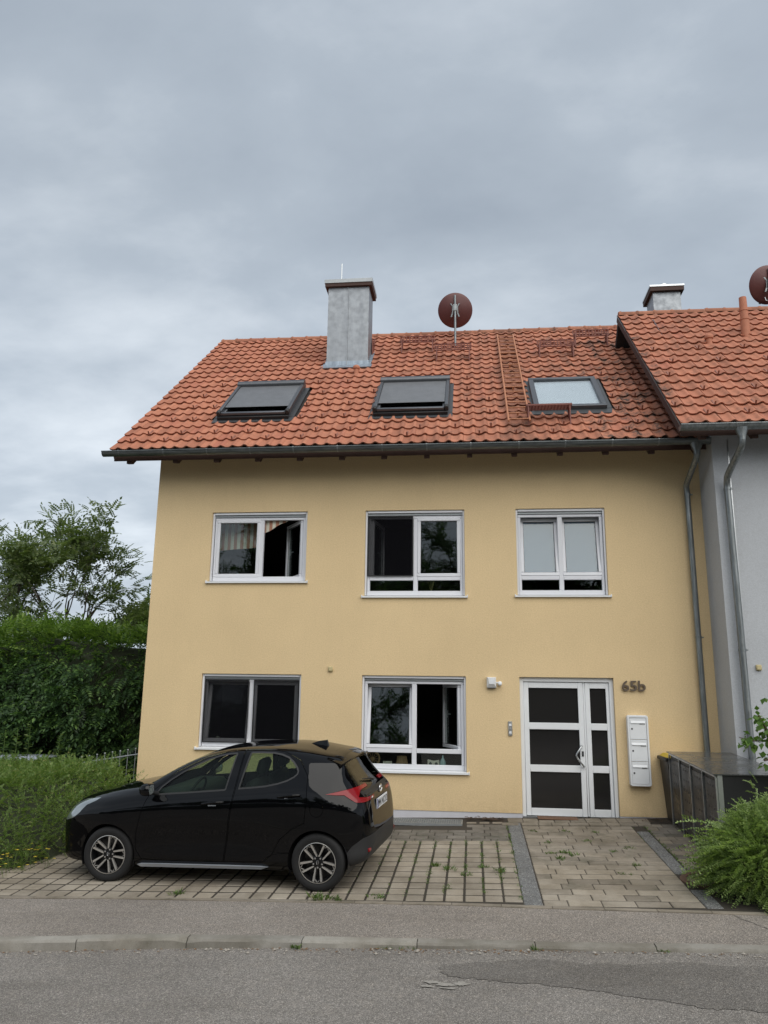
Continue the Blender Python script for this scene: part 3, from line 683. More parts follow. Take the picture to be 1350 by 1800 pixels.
roof = roof.build('roof', M_UNDER, house)
SK = [(-4.80,-3.42), (-1.80,-.42), (1.16,2.47)]; SV0, SV1 = 1.36, 3.02
CHX0, CHX1, CHY0, CHY1 = -3.24, -2.29, 2.86, 3.52
chv0, chv1 = (CHY0+.70)/math.cos(PITCH), (CHY1+.70)/math.cos(PITCH)
holes = [(a, b, SV0, SV1) for a, b in SK]+[(CHX0, CHX1, chv0, chv1)]
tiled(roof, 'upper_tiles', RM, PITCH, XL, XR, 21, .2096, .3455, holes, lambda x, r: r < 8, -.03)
bk = MB()                                                     # rear slope, not in view
bk.box((-XR,0,-.010),(-XL,RLEN,.03), 0, RB); bk.build('rear_slope', M_TILE, roof)
RY_, RZ_ = 4.77, 6.11-.028+RLEN*math.sin(PITCH)
def ridge_tile(L):
    mb = MB(); n = 9; vs = []
    for (x, r) in ((0,.098),(.03,.112),(.055,.112),(.058,.100),(L+.03,.094)):
        for k in range(n+1):
            t = math.pi*(-.08+1.16*k/n); vs.append((x, -r*math.cos(t), r*math.sin(t)*.95))
    fs = [(i*(n+1)+k, i*(n+1)+k+1, (i+1)*(n+1)+k+1, (i+1)*(n+1)+k) for i in range(4) for k in range(n)]+[tuple(range(n+1))]
    mb.add(vs, fs); return mb.mesh('ridge_tile', M_RIDGE, 45)
rt_me = ridge_tile(.36)
for k in range(28):
    o = bpy.data.objects.new('ridge_tile', rt_me); o.location = (XL+.03+.3665*k, RY_+random.uniform(-.006,.006), RZ_-.010+random.uniform(-.005,.005)); o.rotation_euler = (0, random.uniform(-.012,.012), 0); link(o, roof)
# snow hooks
hk = MB(); hk.box((-.014,-.02,.030),(.014,.19,.036)); hk.box((-.014,-.026,.030),(.014,-.020,.100)); hk_me = hk.mesh('snow_hook', simple('terracotta_hook', (.24, .095, .062), .6, var=.2))
spots = []
for r, off in ((1, 1.0), (2, 2.4)):
    spots += [(r, c+off) for c in range(0, 48, 3)]
gaps = [(0, 7), (15, 21.5), (29.5, 33), (43, 48.5)]
for r, off, stp in ((4, 2.6, 2), (6, 4.6, 2), (8, 6.3, 2.6), (10, 6.6, 3)):
    for a, b in gaps:
        q = a+(off % stp)
        if a == 0: q = max(q, 2+r*.35)
        while q < b: spots.append((r, q)); q += stp
for r, c in spots:
    x = XL+(int(c)+.30)*.2096; v = r*.3455-.03
    if any(a-.1 < x < b+.1 and va-.1 < v < vb+.1 for a, b, va, vb in holes) or x > 3.6: continue
    if .60 < x < 1.08 and r > 1: continue
    Mx = RM @ T(x, v, .004); o = bpy.data.objects.new('snow_hook', hk_me); o.location = Mx.translation; o.rotation_euler = (PITCH, 0, 0); link(o, roof)
# eaves: rafter tails, soffit boards, fascia, barge board
raft = [-6.10,-5.24,-4.49,-3.74,-2.99,-2.24,-1.50,-.756,-.021,.735,1.50,2.255,3.0,3.72]
for x in raft:
    mb = MB(); vs = [(.03,-.105),(-.055,-.245),(.02,-.290),(1.4,-.290),(1.4,-.105)]
    q = [(x-.045, v, n) for v, n in vs]+[(x+.045, v, n) for v, n in vs]
    mb.add(q, [(0,1,2,3,4),(9,8,7,6,5)]+[(i, (i+1) % 5, (i+1) % 5+5, i+5) for i in range(5)], 0, RM); mb.build('rafter', M_BROWN, house)
mb = MB()
for k in range(7): mb.box((XL+.02,.10+.17*k,-.125),(XR,.266+.17*k,-.102), 0, RM)
mb.build('soffit_boards', M_BROWN, house)
mb = MB(); mb.box((XL+.04,-.62,5.905),(XR,-.595,6.05)); mb.build('fascia', M_BROWN, house)
mb = MB(); mb.box((XL+.012,.02,-.22),(XL+.040,RLEN,-.005), 0, RM); mb.box((-XL-.040,.02,-.22),(-XL-.012,RLEN,-.005), 0, RB); mb.build('barge_board', M_BROWN, house)
mb = MB(); mb.box((XL+.04,1.2,-.125),(HX0+.02,RLEN,-.102), 0, RM); mb.build('verge_soffit', M_BROWN, house)
# gutter and down pipe
def gutter(owner, x0, x1, y, z, r=.078, mat=M_GUTTER):
    mb = MB(); n = 12; sec = []
    for k in range(n+1): t = math.pi*k/n; sec.append((y-r*math.cos(t), z-r*math.sin(t)))
    bead = [(y-r-.014, z+.004), (y-r-.012, z-.010), (y-r, z-.008)]
    outer = bead+sec[1:]; vs = []
    for x in (x0, x1):
        vs += [(x, a, b) for a, b in outer]
    k = len(outer); fs = [(i, i+1, k+i+1, k+i) for i in range(k-1)]
    mb.add(vs, fs)
    inner = [(y-(r-.006)*math.cos(math.pi*i/n), z-(r-.006)*math.sin(math.pi*i/n)) for i in range(n+1)]; vs = []
    for x in (x0, x1): vs += [(x, a, b) for a, b in inner]
    mb.add(vs, [(n+1+i, n+2+i, i+1, i) for i in range(n)])
    for x in (x0, x1): mb.add([(x, a, b) for a, b in sec]+[(x+.003, a, b) for a, b in sec], [tuple(range(n+1)), tuple(range(2*n+1, n, -1))])
    mb.tube([(x0,y-r-.004,z+.002),(x1,y-r-.004,z+.002)], .009, 8)
    return mb.build('gutter', mat, owner, 40)
gutter(house, -6.50, 3.88, -.79, 6.015)
for x in [-6.185,-5.37,-4.58,-3.81,-3.04,-2.27,-1.50,-.74,.0,.80,1.56,2.32,3.06]:
    mb = MB(); n = 10
    vs = [(x+dx, -.79-(.081)*math.cos(math.pi*k/n), 6.015-.081*math.sin(math.pi*k/n)) for dx in (-.011, .011) for k in range(n+1)]
    mb.add(vs, [(k, k+1, n+2+k, n+1+k) for k in range(n)]); mb.box((x-.012,-.882,6.012),(x+.012,-.845,6.030)); mb.build('gutter_bracket', M_PIPE, house)
def pipe(owner, pts, r=.048, clamps=(), funnel=None, name='down_pipe'):
    P = [Vector(p) for p in pts]; sm = [P[0]]
    for i in range(1, len(P)-1):
        a, b = P[i]+(P[i-1]-P[i]).normalized()*min(.09, (P[i-1]-P[i]).length*.45), P[i]+(P[i+1]-P[i]).normalized()*min(.09, (P[i+1]-P[i]).length*.45)
        for k in range(6): t = k/5; sm.append(a*(1-t)**2+P[i]*2*t*(1-t)+b*t*t)
    sm.append(P[-1]); mb = MB(); mb.tube(sm, r, 16); o = mb.build(name, M_PIPE, owner, 40)
    if funnel:
        f = MB(); x, y, z = funnel; n = 4
        prof = [(.105,.075,0), (.10,.07,-.03), (.055,.055,-.14), (.052,.052,-.20)]; vs = []
        for (a, b, dz) in prof:
            for k in range(16): t = 2*math.pi*k/16; vs.append((x+a*math.cos(t), y+b*math.sin(t), z+dz))
        f.add(vs, [(i*16+k, i*16+(k+1) % 16, (i+1)*16+(k+1) % 16, (i+1)*16+k) for i in range(3) for k in range(16)]); f.build('outlet', M_PIPE, o, 50)
    for (x, y, z) in clamps:
        f = MB(); f.lathe([(r,-.02),(r+.006,-.02),(r+.006,.02),(r,.02)], 18, 0, T(x, y, z)); f.cbox((x+r+.004,y-.008,z-.010),(x+r+.035,y+.008,z+.010), .002); f.box((x-.006,y+r,z-.008),(x+.006,y+r+.10,z+.008)); f.build('pipe_clamp', M_PIPE, o, 40)
    return o
pipe(house, [(3.66,-.79,5.95),(3.66,-.79,5.74),(3.63,-.13,5.42),(3.645,-.105,5.30),(3.66,-.105,-.08)], .048, [(3.648,-.105,5.26),(3.655,-.105,2.86),(3.66,-.105,.9)], (3.66,-.79,5.965))
# skylights
M_SHUT = simple('dark_shutter_slats', (.15, .155, .165), .38, .3, var=.2, scale=6)
M_SKYF = simple('anthracite_aluminium', (.10, .105, .115), .38, .6, var=.15)
M_SKYG = glass('skylight_glass', (.86, .89, .90), 1.6)
def skylight(x0, x1, shutter):
    sk = part('skylight', roof); v0, v1 = SV0, SV1
    mb = MB(); mb.box((x0-.09,v0-.20,.030),(x1+.09,v0+.03,.046), 0, RM); mb.box((x0-.09,v0+.03,.022),(x0+.02,v1+.06,.05), 0, RM); mb.box((x1-.02,v0+.03,.022),(x1+.09,v1+.06,.05), 0, RM); mb.box((x0+.02,v1-.02,.022),(x1-.02,v1+.09,.05), 0, RM); mb.build('flashing', M_DGREY, sk)
    mb = MB()
    for a, b in (((x0,v0,.03),(x1,v0+.09,.125)), ((x0,v1-.10,.03),(x1,v1,.135)), ((x0,v0+.09,.03),(x0+.10,v1-.10,.130)), ((x1-.10,v0+.09,.03),(x1,v1-.10,.130))): mb.cbox(a, b, .008, 0, RM)
    mb.build('frame', M_SKYF, sk, 40)
    mb = MB(); mb.box((x0+.09,v0+.08,.085),(x1-.09,v1-.09,.100), 0, RM); mb.build('pane', M_SKYG, sk)
    mb = MB(); mb.box((x0+.05,v0+.05,-.02),(x1-.05,v1-.05,.028), 0, RM); mb.build('lining', M_BLK, sk)
    if not shutter: mb = MB(); mb.box((x0+.10,v0+.09,.062),(x1-.10,v1-.10,.070), 0, RM); mb.build('sky_reflection', M_WHITE, sk)  # white panel added below the glass for its bright sky reflection
    if shutter:
        mb = MB(); pr = [(v1-.13,.135),(v1-.13,.205),(v1-.10,.245),(v1-.02,.255),(v1+.05,.225),(v1+.06,.10),(v1+.04,.06)]
        for xa, xb in ((x0-.015, x1+.015),):
            q = [(xa, v, n) for v, n in pr]+[(xb, v, n) for v, n in pr]; k = len(pr)
            mb.add(q, [tuple(range(k)), tuple(range(2*k-1, k-1, -1))]+[(i, (i+1) % k, (i+1) % k+k, i+k) for i in range(k)], 0, RM)
        mb.build('shutter_box', M_SKYF, sk, 50)
        for xa in (x0-.012, x1-.055):
            mb = MB(); mb.cbox((xa,v0-.03,.128),(xa+.067,v1-.13,.195), .008, 0, RM); mb.build('side_rail', M_SKYF, sk, 40)
            mb = MB(); mb.cbox((xa-.006,v0-.06,.10),(xa+.073,v0+.05,.21), .015, 0, RM); mb.build('rail_end', M_BLK, sk, 40)
        mb = MB(); n = 22; va, vb = v0+.30, v1-.12
        for k in range(n): a = va+(vb-va)*k/n; mb.cbox((x0+.056,a+.001,.158),(x1-.056,a+(vb-va)/n-.001,.170), .004, 0, RM)
        mb.build('shutter_curtain', M_SHUT, sk)
        mb = MB(); mb.cbox((x0+.055,v0-.045,.118),(x1-.055,v0+.02,.175), .010, 0, RM); mb.build('front_bar', M_SKYF, sk, 40)
        mb = MB(); mb.cbox((x0-.004,v0-.10,.035),(x1+.004,v0-.02,.11), .006, 0, RM); mb.build('front_cover', M_BLK, sk, 40)
    return sk
skylight(*SK[0], True); skylight(*SK[1], True); skylight(*SK[2], False)
# chimney
ch = part('chimney', roof); mb = MB(); zt = 11.13
xm = -2.775
for a, b in ((CHX0, xm-.012), (xm+.012, CHX1)): mb.box((a,CHY0,8.6),(b,CHY1,zt))
mb.box((xm-.012,CHY0+.01,8.6),(xm+.012,CHY1-.01,zt)); mb.box((xm-.009,CHY0-.020,9.0),(xm+.009,CHY0+.012,zt)); mb.build('cladding', M_ZINC, ch)
mb = MB(); q = [(CHX0-.085,CHY0-.085,zt+.01),(CHX1+.085,CHY0-.085,zt+.01),(CHX1+.085,CHY1+.085,zt+.01),(CHX0-.085,CHY1+.085,zt+.01)]
mb.add(q+[(x, y, zt+.10) for x, y, z in q], [(0,1,5,4),(1,2,6,5),(2,3,7,6),(3,0,4,7),(4,5,6,7),(3,2,1,0)])
mb.build('cap', M_GALV, ch)
mb = MB(); mb.box((CHX0-.07,CHY0-.07,zt-.07),(CHX1+.07,CHY1+.07,zt+.008)); mb.build('cap_underside', M_BROWN, ch)
mb = MB(); mb.tube([(-2.96,CHY0+.1,zt+.1),(-2.96,CHY0+.1,11.72)], .016, 8); mb.build('lightning_rod', M_STRAP, ch)
mb = MB(); mb.box((CHX0-.10,chv0-.20,.035),(CHX1+.10,chv0-.01,.055), 0, RM); mb.box((CHX0-.02,CHY0-.012,9.0),(CHX1+.02,CHY0-.004,9.22)); mb.box((CHX0-.07,chv0-.01,.03),(CHX0-.004,chv1+.1,.055), 0, RM); mb.box((CHX1+.004,chv0-.01,.03),(CHX1+.07,chv1+.1,.055), 0, RM); mb.build('flashing', M_FLASH, ch)
# vents, roof ladder and steps
def mushroom(owner, x, y, z, h=.17, r=.075, name='roof_vent'):
    mb = MB(); mb.lathe([(r*.72,-.12),(r*.72,h*.45),(r*1.0,h*.5),(r*1.08,h*.66),(r*.95,h*.85),(r*.6,h*.97),(.001,h)], 18, 0, T(x, y, z)); return mb.build(name, M_TERRA, owner, 50)
mushroom(roof, -2.475, 2.40, 8.74)
lad = part('roof_ladder', roof)
for x in (.665, 1.035):
    mb = MB(); mb.tube([(x,.62,.135),(x,6.42,.135)], .019, 8, 0, True, RM); mb.build('rail', M_LADDER, lad, 50)
rg_me = MB(); rg_me.tube([(-.185,0,0),(.185,0,0)], .014, 8); rg_me = rg_me.mesh('rung', M_LADDER, 50)
for k in range(20):
    o = bpy.data.objects.new('rung', rg_me); o.location = (RM @ T(.85, .72+.296*k, .135)).translation; link(o, lad)
for v in (1.1, 2.6, 4.1, 5.6):
    mb = MB(); mb.box((.835,v-.02,.03),(.865,v+.30,.038), 0, RM); mb.box((.835,v+.0,.038),(.865,v+.012,.09), 0, RM); mb.build('hook', M_LADDER, lad)
def roof_step(x0, x1, v, low=False):
    st = part('roof_step', roof)
    c = RM @ Vector((0, v, .10)); y, z = c.y, c.z
    for x in (x0+.03, x1-.05):
        mb = MB(); b0 = RM @ Vector((0, v-.28, .045)); b1 = RM @ Vector((0, v+.12, .045))
        mb.add([(x,b0.y,b0.z),(x,b1.y,b1.z),(x,y+.09,z+.14),(x,y-.16,z+.14)]+[(x+.02,b0.y,b0.z),(x+.02,b1.y,b1.z),(x+.02,y+.09,z+.14),(x+.02,y-.16,z+.14)], [(0,1,2,3),(7,6,5,4),(0,4,5,1),(1,5,6,2),(2,6,7,3),(3,7,4,0)])
        mb.build('bracket', M_STEP, st)
    if low:
        mb = MB(); n = 14
        for k in range(6): mb.box((x0,y-.17+.05*k,z+.142),(x1,y-.155+.05*k,z+.172))
        for k in range(n+1): q = x0+(x1-x0-.01)*k/n; mb.box((q,y-.155,z+.143),(q+.008,y+.095,z+.168))
        mb.build('tread', M_STEP, st)
    else:
        mb = MB(); n = 11; h = .17
        for k in range(4): q = z+.06+h*k/3; mb.tube([(x0,y-.13+.02*k,q),(x1,y-.13+.02*k,q)], .015 if k in (0, 3) else .011, 6)
        for k in range(n+1): q = x0+(x1-x0)*k/n; mb.tube([(q,y-.13,z+.06),(q,y-.07,z+.06+h)], .011, 6)
        mb.build('grille', M_STEP, st)
cv = lambda y: (y+.70)/math.cos(PITCH)
roof_step(-1.62, -.82, cv(3.70)); roof_step(-.78, .03, cv(3.12)); roof_step(1.50, 2.31, cv(3.12)); roof_step(2.37, 3.16, cv(3.70)); roof_step(-2.75, -2.22, cv(3.62)); roof_step(.98, 1.78, cv(.0), True)
mushroom(roof, 3.46, 3.75, 9.86, .22, .085)

# ------------------------------------------------------------------ the neighbouring house
nb = thing('grey_house', 'pale grey rendered neighbour house with orange tiled roof at the right edge', 'house', (6, -.8, 0))
NY = -.80
mb = MB(); mb.add([(HX1,NY,-.6),(9.5,NY,-.6),(9.5,NY,6.3),(HX1,NY,6.3)], [(0,1,2,3)])
mb.add([(HX1,NY,-.6),(HX1,NY,6.45),(HX1,2.4,9.75),(HX1,2.9,9.75),(HX1,8.0,6.0),(HX1,8.0,-.6)], [(0,1,2,3,4,5)])
mb.add([(9.5,NY,-.6),(9.5,NY,6.45),(9.5,2.4,9.75),(9.5,2.9,9.75),(9.5,8.0,6.0),(9.5,8.0,-.6)], [(5,4,3,2,1,0)])
mb.build('wall', M_GREY, nb, fix=False)
NP = rad(42.85); NM = T(0, -1.45, 6.10-.03) @ RX(NP); NL = 5.90; NX0, NX1 = 3.25, 9.9
nr = MB(); nr.box((NX0+.02,0,-.10),(NX1,NL,-.012), 0, NM); NB_ = T(0, 2*2.876+1.45, 6.10-.03) @ RZ(math.pi) @ RX(NP); nr.box((-NX1,0,-.10),(-NX0-.02,NL,.02), 0, NB_)
nroof = nr.build('roof', M_UNDER, nb)
tiled(nroof, 'outer_tiles', NM, NP, NX0, NX0+.2096*31, 17, .2096, .347, [], lambda x, r: x < 4.75+r*.125, -.03)
for k in range(17):
    o = bpy.data.objects.new('ridge_tile', rt_me); o.location = (NX0+.02+.3665*k, 2.876, 6.07+NL*math.sin(NP)-.012+random.uniform(-.004,.004)); link(o, nroof)
for r, off in ((1, 2), (2, .6), (4, 3), (6, 1.7), (8, 2.8), (10, 1.4)):
    for k in range(5):
        x = NX0+(int(off+k*(3 if r < 3 else 4))+.30)*.2096; o = bpy.data.objects.new('snow_hook', hk_me); o.location = (NM @ T(x, r*.347-.03, .004)).translation; o.rotation_euler = (NP, 0, 0); link(o, nroof)
mb = MB(); mb.box((NX0+.0,-.02,-.15),(NX0+.022,NL+.03,-.005), 0, NM); mb.build('barge_board', M_BROWN, nb)
mb = MB(); mb.box((NX0-.006,-.02,-.02),(NX0+.03,NL+.03,-.002), 0, NM); mb.build('verge_trim', M_PIPE, nb)
mb = MB(); mb.box((NX0+.022,.08,-.125),(NX1,1.3,-.102), 0, NM); mb.box((NX0+.022,1.3,-.125),(HX1+.02,NL,-.102), 0, NM); mb.build('soffit_boards', M_BROWN, nb)
mb = MB(); mb.box((NX0+.02,-1.37,5.90),(NX1,-1.345,6.03)); mb.build('fascia', M_BROWN, nb)
for x in (3.62, 4.40, 5.15):
    mb = MB(); vs = [(.03,-.105),(-.055,-.245),(.02,-.290),(1.0,-.290),(1.0,-.105)]; q = [(x-.045, v, n) for v, n in vs]+[(x+.045, v, n) for v, n in vs]
    mb.add(q, [(0,1,2,3,4),(9,8,7,6,5)]+[(i, (i+1) % 5, (i+1) % 5+5, i+5) for i in range(5)], 0, NM); mb.build('rafter', M_BROWN, nb)
gutter(nb, 3.22, 9.8, -1.545, 6.005, .080, M_PIPE)
pipe(nb, [(4.13,-1.545,5.94),(4.13,-1.545,5.70),(4.04,-.98,5.34),(4.05,-.905,5.22),(4.08,-.905,-.1)], .052, [(4.052,-.905,5.15),(4.066,-.905,2.62),(4.07,-.905,.8)], (4.13,-1.545,5.955))
mb = MB(); mb.box((4.135,NY-.012,.05),(4.150,NY-.001,6.0)); mb.build('joint_strip', M_STRAP, nb)
mb = MB(); mb.lathe([(.085,-.35),(.085,.30),(.095,.31),(.095,.34),(.075,.345),(.075,.50),(.085,.505),(.085,.56),(.075,.565),(.070,.80),(.001,.80)], 20, 0, T(5.47,1.62,8.95)); mb.build('vent_pipe', M_TERRA, nb, 40)
mushroom(nb, 4.665, 1.33, 8.66, .19, .08)
c2 = part('chimney', nb); mb = MB(); mb.box((4.27,3.8,9.6),(4.89,4.45,11.14)); mb.build('cladding', M_ZINC, c2)
mb = MB(); q = [(4.20,3.72),(4.96,3.72),(4.96,4.53),(4.20,4.53)]; mb.add([(x, y, 11.10) for x, y in q]+[(x, y, 11.22) for x, y in q], [(0,1,5,4),(1,2,6,5),(2,3,7,6),(3,0,4,7),(4,5,6,7),(3,2,1,0)]); mb.build('cap', M_BROWN, c2)
mb = MB(); mb.box((4.19,3.71,11.205),(4.97,4.54,11.245)); mb.build('cap_edge', M_STRAP, c2)
mb = MB(); mb.lathe([(.15,.0),(.15,.13),(.11,.19),(.001,.20)], 20, 0, T(4.59,4.1,11.24)); mb.build('flue_top', M_STRAP, c2, 50)
# ------------------------------------------------------------------ the parked car (x: nose 0 -> tail 3.94, +y: side facing the street, z up)
EXv = Vector((.99291, -.11688, .02146)); Nv = Vector((-.02683, -.04456, .99865)); EXv = (EXv-Nv*EXv.dot(Nv)).normalized(); Nv.normalize(); EYv = Nv.cross(EXv)
CARO = Vector((-5.077, -2.896, -.2927)); CS = 1.019
# local y of the mesh is mirrored so that +y faces the street: use basis (ex, -ey', n) with y flipped in the tables
car = thing('parked_car', 'black five door hatchback parked on the pavers before the yellow house', 'car', CARO)
car.rotation_mode = 'QUATERNION'; car.rotation_quaternion = Matrix((EXv, EYv, Nv)).transposed().to_quaternion(); car.scale = (CS, CS, CS)
SIDE = -1 if EYv.y > 0 else 1            # sign of local y that looks at the street
def pchip(xs, ys):
    xs = np.array(xs, float); ys = np.array(ys, float); h = np.diff(xs); d = np.diff(ys)/h; m = np.zeros(len(xs))
    for i in range(1, len(xs)-1):
        if d[i-1]*d[i] > 0: w1, w2 = 2*h[i]+h[i-1], h[i]+2*h[i-1]; m[i] = (w1+w2)/(w1/d[i-1]+w2/d[i])
    m[0], m[-1] = d[0], d[-1]
    def f(q):
        q = np.clip(q, xs[0], xs[-1]); i = np.clip(np.searchsorted(xs, q)-1, 0, len(h)-1); t = (q-xs[i])/h[i]
        return ys[i]*(1+2*t)*(1-t)**2+m[i]*h[i]*t*(1-t)**2+ys[i+1]*t*t*(3-2*t)+m[i+1]*h[i]*t*t*(t-1)
    return f
def tab(s): a = np.array(s, float); return pchip(a[:, 0], a[:, 1])
ZT = tab([(0,.56),(.02,.67),(.06,.755),(.13,.835),(.25,.900),(.45,.955),(.75,1.012),(1.0,1.052),(1.12,1.075),(1.35,1.205),(1.6,1.330),(1.85,1.425),(2.1,1.478),(2.4,1.500),(2.75,1.503),(3.05,1.485),(3.35,1.440),(3.56,1.400),(3.585,1.370),(3.66,1.25),(3.78,1.085),(3.84,1.015),(3.875,.985),(3.893,.95),(3.900,.88),(3.908,.78),(3.925,.70),(3.94,.60)])
ZB = tab([(0,.36),(.02,.24),(.08,.19),(.3,.175),(1.2,.165),(2.6,.170),(3.3,.20),(3.7,.24),(3.85,.28),(3.91,.34),(3.94,.46)])
WD = tab([(0,.44),(.02,.55),(.06,.64),(.14,.715),(.28,.780),(.5,.835),(.77,.866),(1.1,.858),(1.6,.846),(2.2,.846),(2.7,.856),(3.05,.872),(3.37,.878),(3.6,.858),(3.74,.815),(3.83,.755),(3.885,.69),(3.92,.60),(3.94,.48)])
ZS = tab([(0,.50),(.06,.63),(.2,.70),(.5,.775),(1.0,.820),(1.6,.85),(2.2,.875),(2.8,.91),(3.2,.93),(3.5,.915),(3.75,.86),(3.88,.76),(3.94,.56)])          # shoulder crease
ZBELT = tab([(0,.53),(.06,.695),(.2,.80),(.5,.882),(.9,.936),(1.2,.955),(1.6,.985),(2.2,1.030),(2.7,1.075),(3.0,1.125),(3.2,1.16),(3.45,1.12),(3.65,1.04),(3.78,.975),(3.86,.91),(3.90,.82),(3.94,.575)])
YBELT = tab([(0,.38),(.06,.55),(.2,.66),(.5,.735),(.9,.775),(1.2,.785),(1.6,.785),(2.2,.785),(2.8,.790),(3.2,.770),(3.45,.770),(3.65,.755),(3.8,.70),(3.88,.63),(3.92,.53),(3.94,.42)])
ZRAIL = tab([(0,.545),(.06,.735),(.2,.858),(.5,.936),(.85,.992),(1.05,1.01),(1.25,1.085),(1.5,1.205),(1.8,1.330),(2.1,1.405),(2.4,1.438),(2.7,1.443),(3.0,1.425),(3.3,1.380),(3.5,1.335),(3.58,1.28),(3.66,1.17),(3.76,1.06),(3.83,.995),(3.875,.955),(3.90,.87),(3.92,.72),(3.94,.59)])
YRAIL = tab([(0,.28),(.06,.42),(.2,.52),(.5,.59),(.85,.64),(1.05,.680),(1.25,.672),(1.5,.645),(1.8,.615),(2.1,.590),(2.5,.578),(2.9,.572),(3.3,.565),(3.5,.555),(3.66,.575),(3.78,.585),(3.86,.56),(3.91,.46),(3.94,.34)])
stn = np.unique(np.concatenate([np.linspace(0, .14, 9), np.linspace(.14, 1.0, 20), np.linspace(1.0, 2.1, 24), np.linspace(2.1, 3.5, 30), np.linspace(3.5, 3.94, 26)]))
def section(x):
    zt, zb, w, zs, zl, yl, zr, yr = (float(f(x)) for f in (ZT, ZB, WD, ZS, ZBELT, YBELT, ZRAIL, YRAIL))
    h = zs-zb
    P = [(0, zb), (w*.60, zb), (w*.90, zb+.015), (w*.962, zb+.12*h), (w*.972, zb+.34*h), (w*.990, zb+.62*h), (w, zb+.86*h), (w*.992, zs), (yl+(w-yl)*.55, zs+(zl-zs)*.55), (yl, zl), (yl+(yr-yl)*.45, zl+(zr-zl)*.52), (yr, zr), (yr*.86, zr+(zt-zr)*.55), (yr*.5, zt-(zt-zr)*.16), (0, zt)]
    return P
def smooth_poly(P, k=4):
    P = [np.array(p) for p in P]; Q = [P[0]*np.array([-1,1])*0+P[0]-(P[1]-P[0])]+P+[np.array([-P[-2][0], P[-2][1]])]; out = []
    for i in range(1, len(Q)-2):
        p0, p1, p2, p3 = Q[i-1], Q[i], Q[i+1], Q[i+2]
        t01 = max(np.linalg.norm(p1-p0), 1e-5)**.5; t12 = max(np.linalg.norm(p2-p1), 1e-5)**.5; t23 = max(np.linalg.norm(p3-p2), 1e-5)**.5
        m1 = (p2-p1)+t12*((p1-p0)/t01-(p2-p0)/(t01+t12)); m2 = (p2-p1)+t12*((p3-p2)/t23-(p3-p1)/(t12+t23))
        for j in range(k):
            t = j/k; out.append((2*(p1-p2)+m1+m2)*t**3+(-3*(p1-p2)-2*m1-m2)*t**2+m1*t+p1)
    out.append(P[-1]); return np.array(out)
secs = [smooth_poly(section(x)) for x in stn]; ns = len(secs[0])
def sculpt(x, y, z):
    """door hollow and wheel-arch swell pressed into the side"""
    s = 1 if y >= 0 else -1; a = abs(y)
    if a > .6:
        a -= .022*math.exp(-((z-.50)/.15)**2)*math.exp(-((x-2.0)/.75)**4)
        a += .012*math.exp(-((z-.66)/.10)**2)*math.exp(-((x-3.37)/.40)**2)+.010*math.exp(-((z-.64)/.09)**2)*math.exp(-((x-.77)/.38)**2)
    return s*a
vs = []; fs = []
for x, sct in zip(stn, secs):
    for y, z in sct: vs.append((x, sculpt(x, y, z), z))
    for y, z in sct[-2:0:-1]: vs.append((x, sculpt(x, -y, z), z))
rn = 2*ns-2
for i in range(len(stn)-1):
    for k in range(rn): fs.append((i*rn+k, i*rn+(k+1) % rn, (i+1)*rn+(k+1) % rn, (i+1)*rn+k))
vs += [(-.004, 0, float(ZT(0)+ZB(0))/2), (3.944, 0, float(ZT(3.94)+ZB(3.94))/2)]; b = len(stn)-1
fs += [(k, (k+1) % rn, len(vs)-2) for k in range(rn)]+[(b*rn+k, b*rn+(k+1) % rn, len(vs)-1) for k in range(rn)]
skin = MB(); skin.add(vs, fs); skin_me = skin.mesh('skin', M_BLK, 180)
bmk = bmesh.new(); bmk.from_mesh(skin_me); BV = BVHTree.FromBMesh(bmk); bmk.faces.ensure_lookup_table(); bmk.normal_update()
def skin_normal(co):
    loc, nrm, idx, d = BV.find_nearest(co)
    f = bmk.faces[idx]; wsum = Vector((0, 0, 0))
    for v in f.verts: wsum += v.normal*(1/((v.co-loc).length+.002))
    return wsum.normalized(), d, nrm
def shell_mesh(t):
    me = skin_me.copy(); o = bpy.data.objects.new('tmp', me); COL.objects.link(o)
    md = o.modifiers.new('s', 'SOLIDIFY'); md.thickness = t; md.offset = -1; md.use_even_offset = False
    dg = bpy.context.evaluated_depsgraph_get(); r = bpy.data.meshes.new_from_object(o.evaluated_get(dg)); bpy.data.objects.remove(o); return r
SHELL = shell_mesh(.014)
def boolean(base_me, cutters, op):
    o = bpy.data.objects.new('tmp', base_me.copy()); COL.objects.link(o); tmp = []
    for c in cutters:
        k = bpy.data.objects.new('cut', c); COL.objects.link(k); tmp.append(k); md = o.modifiers.new('b', 'BOOLEAN'); md.operation = op; md.solver = 'EXACT'; md.object = k
    dg = bpy.context.evaluated_depsgraph_get(); r = bpy.data.meshes.new_from_object(o.evaluated_get(dg))
    for k in tmp+[o]: bpy.data.objects.remove(k)
    return r
def grow(poly, d):
    """offset a polygon outwards by d"""
    A = sum(poly[i][0]*poly[(i+1) % len(poly)][1]-poly[(i+1) % len(poly)][0]*poly[i][1] for i in range(len(poly))); s = 1 if A > 0 else -1; out = []
    for i in range(len(poly)):
        p0, p1, p2 = Vector(poly[i-1]), Vector(poly[i]), Vector(poly[(i+1) % len(poly)])
        n1 = Vector(((p1-p0).y, -(p1-p0).x)).normalized()*s; n2 = Vector(((p2-p1).y, -(p2-p1).x)).normalized()*s; q = n1+n2
        q = q/max(q.length_squared/2, .35); out.append(tuple(p1+q*d))
    return out
def side_cut(poly, d=0., y0=.30, y1=1.2, both=True):
    p = grow(poly, d) if d else poly; mb = MB(); mb.prism(p, y0, y1)
    if both: mb.prism(p, -y1, -y0)
    return mb.mesh('cut', M_BLK)
